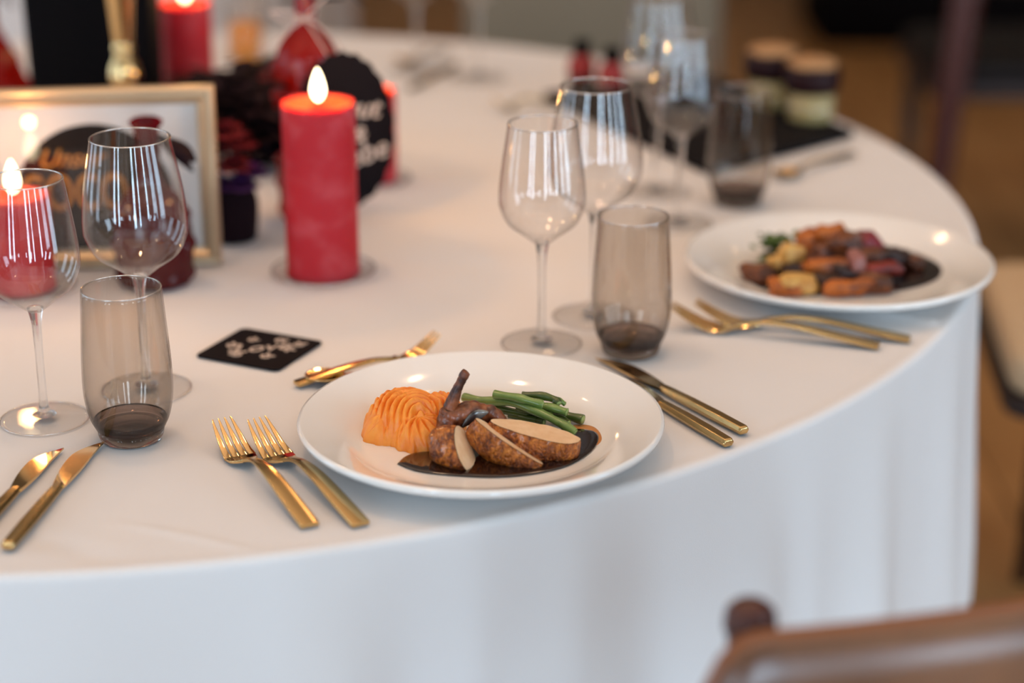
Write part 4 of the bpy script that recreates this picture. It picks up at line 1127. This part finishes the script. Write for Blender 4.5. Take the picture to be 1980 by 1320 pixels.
def back_panel(o, w, z0, z1, bow, m, medge, y0=-.235, th=.011):
    """bent backrest board with rounded ends"""
    rings = []; n = 40
    for i in range(n + 1):
        t = -1 + 2 * i / n; X = t * w; Y = y0 - bow * (1 - t * t)
        e = sqrt(max(0.0, 1 - max(0, (abs(t) - .80) / .20) ** 2)); hz_ = (z1 - z0) / 2 * (.25 + .75 * e); zc = (z0 + z1) / 2 - .0
        zt = z1 - (z1 - z0) * .75 * (1 - e); zb2 = z0 + (z1 - z0) * .1 * (1 - e)
        nx = 2 * bow * t / w * -1
        rings.append([Vector((X, Y - th, zb2)), Vector((X, Y - th, zt - .024)), Vector((X, Y - th * .82, zt - .013)), Vector((X, Y - th * .45, zt - .005)), Vector((X, Y, zt)), Vector((X, Y + th * .5, zt)), Vector((X, Y + th, zt - .004)), Vector((X, Y + th, zb2))])
    g = G().loft(rings); part('backrest', g, m, o, angle=75)
    rings = []
    for i in range(n + 1):
        t = -1 + 2 * i / n; X = t * w; Y = y0 - bow * (1 - t * t)
        e = sqrt(max(0.0, 1 - max(0, (abs(t) - .80) / .20) ** 2)); zt = z1 - (z1 - z0) * .75 * (1 - e)
        rings.append([Vector((X, Y + th * .45 + .0055 * cos(q_), zt + .001 + .0045 * sin(q_))) for q_ in [k * pi / 4 for k in range(8)]])
    g = G().loft(rings); part('edge_trim', g, medge, o)
# near chair, lower right corner: only its back shows
ZB = .835
pL = atf(1362, 1322, ZB - .03); pR = atf(1985, 1165, ZB)
mid = Vector((0, 0, 0))
pa = atf(1535, 1245, ZB); pb = atf(1980, 1172, ZB)
dv = (pb - pa); ra = atan2(dv.y, dv.x)
lx = Vector((cos(ra), sin(ra), 0)); ly = Vector((-sin(ra), cos(ra), 0))
left_end = pa - lx * .060
ctr = left_end + lx * .215 + ly * .248
c1 = chair('wooden chair in the lower right corner, only its curved back visible', (ctr.x, ctr.y, 0), ra, 'wood', yf=.02)
back_panel(c1, .215, ZB - .15, ZB, .020, M['wood'], M['wood_edge'])
# rounded post end standing behind the board
kp = atf(1524, 1262, ZB)
kl = Vector((kp.x - ctr.x, kp.y - ctr.y, 0)); klx = kl.dot(lx); kly = kl.dot(ly)
part('post_knob', G().lathe(smoothp([(0, ZB - .33), (.0135, ZB - .33), (.0135, ZB - .025), (.0160, ZB - .011), (.0142, ZB + .001), (.008, ZB + .0065), (0, ZB + .008)], 4), 24, c=(klx, -.205, 0)), M['wood_red'], c1)
# right-hand chair with cream cushion
sp = atf(1905, 640, .50)
c2 = chair('dark chair with cream cushion at the right edge beside the table', (sp.x + .235, sp.y + .06, 0), radians(84), 'cream', inset=.12)
back_panel(c2, .20, .66, .82, .02, M['wood_dark'], M['wood_dark'])
# chair further back on the right whose reddish post rises through the picture
pz = atf(1812, 360, .30); pt_ = atf(1866, 0, .62)
c3 = thing('dining_chair', 'blurred dark chair standing behind the right side of the table', 'chair', (pz.x, pz.y, 0), 0, 'chairs round the table')
pp = Vector((pz.x, pz.y, 0))
def ray_at_y(px, py, y):
    u = (px - 990) / F; v = -(py - 660) / F
    d_ = Vector((u, cos(PITCH) + v * sin(PITCH), -sin(PITCH) + v * cos(PITCH))); k = y / d_.y
    return Vector((d_.x * k, y, T + H + d_.z * k))
Yc = 3.9
lo_ = ray_at_y(1806, 400, Yc); hi_ = ray_at_y(1868, -10, Yc)
dpost = (hi_ - lo_).normalized(); foot_ = lo_ - dpost * ((lo_.z - .002) / dpost.z)
c3.location = (foot_.x, foot_.y, 0)
f0 = Vector((foot_.x, foot_.y, 0))
top_ = hi_ + dpost * .12
part('back_post', G().tube([Vector((0, 0, .002)), (lo_ - f0), (hi_ - f0), (top_ - f0)], [.026, .029, .029, .027], 16), M['wood_red'], c3)
lo2 = ray_at_y(2000, 270, Yc + .05) ; hi2 = ray_at_y(1925, 60, Yc + .05)
g = G().tube([Vector((.48, .05, .002)), Vector((.40, .04, .45)), (hi_ - f0) + Vector((.42, .05, .1))], [.026, .028, .026], 16); part('back_post', g, M['wood_dark'], c3)
zt_ = (hi_ - f0).z
part('seat', G().prism([(x + .24, y + .28) for x, y in rounded(.23, .22, .05)], .43, .46), M['wood_dark'], c3, bevel=.004)
part('cushion', G().prism([(x + .24, y + .28) for x, y in rounded(.22, .21, .05)], .461, .50), M['seat_leather'], c3, bevel=.01)
for dx, dy in ((.05, .46), (.43, .46)): part('leg', G().tube([(dx, dy, .43), (dx, dy, .002)], [.02, .015], 12), M['wood_dark'], c3)
part('backrest', G().box((.23, .0, zt_ + .06), (.40, .02, .10)), M['wood_dark'], c3, bevel=.008)

# things further back -------------------------------------------------
# grey upholstered chair at the far side of the table
gp = atf(1090, 60, .45)
gc = thing('armchair', 'grey upholstered chair standing behind the far edge of the table', 'chair', (0.17, 3.95, 0), 0)
part('seat', G().prism(rounded(.27, .25, .06), .28, .46), M['grey_fab'], gc, bevel=.03)
part('backrest', G().prism([(x, y + .22) for x, y in rounded(.27, .05, .04)], .40, .86), M['grey_fab'], gc, bevel=.02)
for sx in (-1, 1):
    for sy in (-1, 1): part('leg', G().tube([(sx * .22, sy * .2, .28), (sx * .23, sy * .21, .0)], [.02, .014], 12), M['wood_dark'], gc)
# second covered table behind, upper left
t2 = thing('round_table', 'second white-clothed table in the background at upper left', 'table', (-1.35, 5.3, 0))
n = 180; rings = []
for r, z in ((.02, .75), (.5, .75), (.88, .75), (.895, .742), (.90, .73)): rings.append([Vector((r * cos(2 * pi * k / n), r * sin(2 * pi * k / n), z)) for k in range(n)])
for z in (.6, .4, .2, .03): rings.append([Vector(((.905 + .03 * (1 - z) * sin(14 * 2 * pi * k / n)) * cos(2 * pi * k / n), (.905 + .03 * (1 - z) * sin(14 * 2 * pi * k / n)) * sin(2 * pi * k / n), z)) for k in range(n)])
part('cloth', G().loft(rings), M['cloth'], t2)
# low black bench along the back right
bn = thing('bench', 'low black upholstered bench in the dark background at upper right', 'bench', (2.42, 6.75, 0), 0)
part('seat', G().box((0, 0, .36), (2.9, .6, .20)), M['seat_leather'], bn, bevel=.03)
part('backrest', G().box((0, .27, .66), (2.9, .12, .50)), M['seat_leather'], bn, bevel=.03)
part('plinth', G().box((0, 0, .13), (2.8, .55, .26)), M['black'], bn)
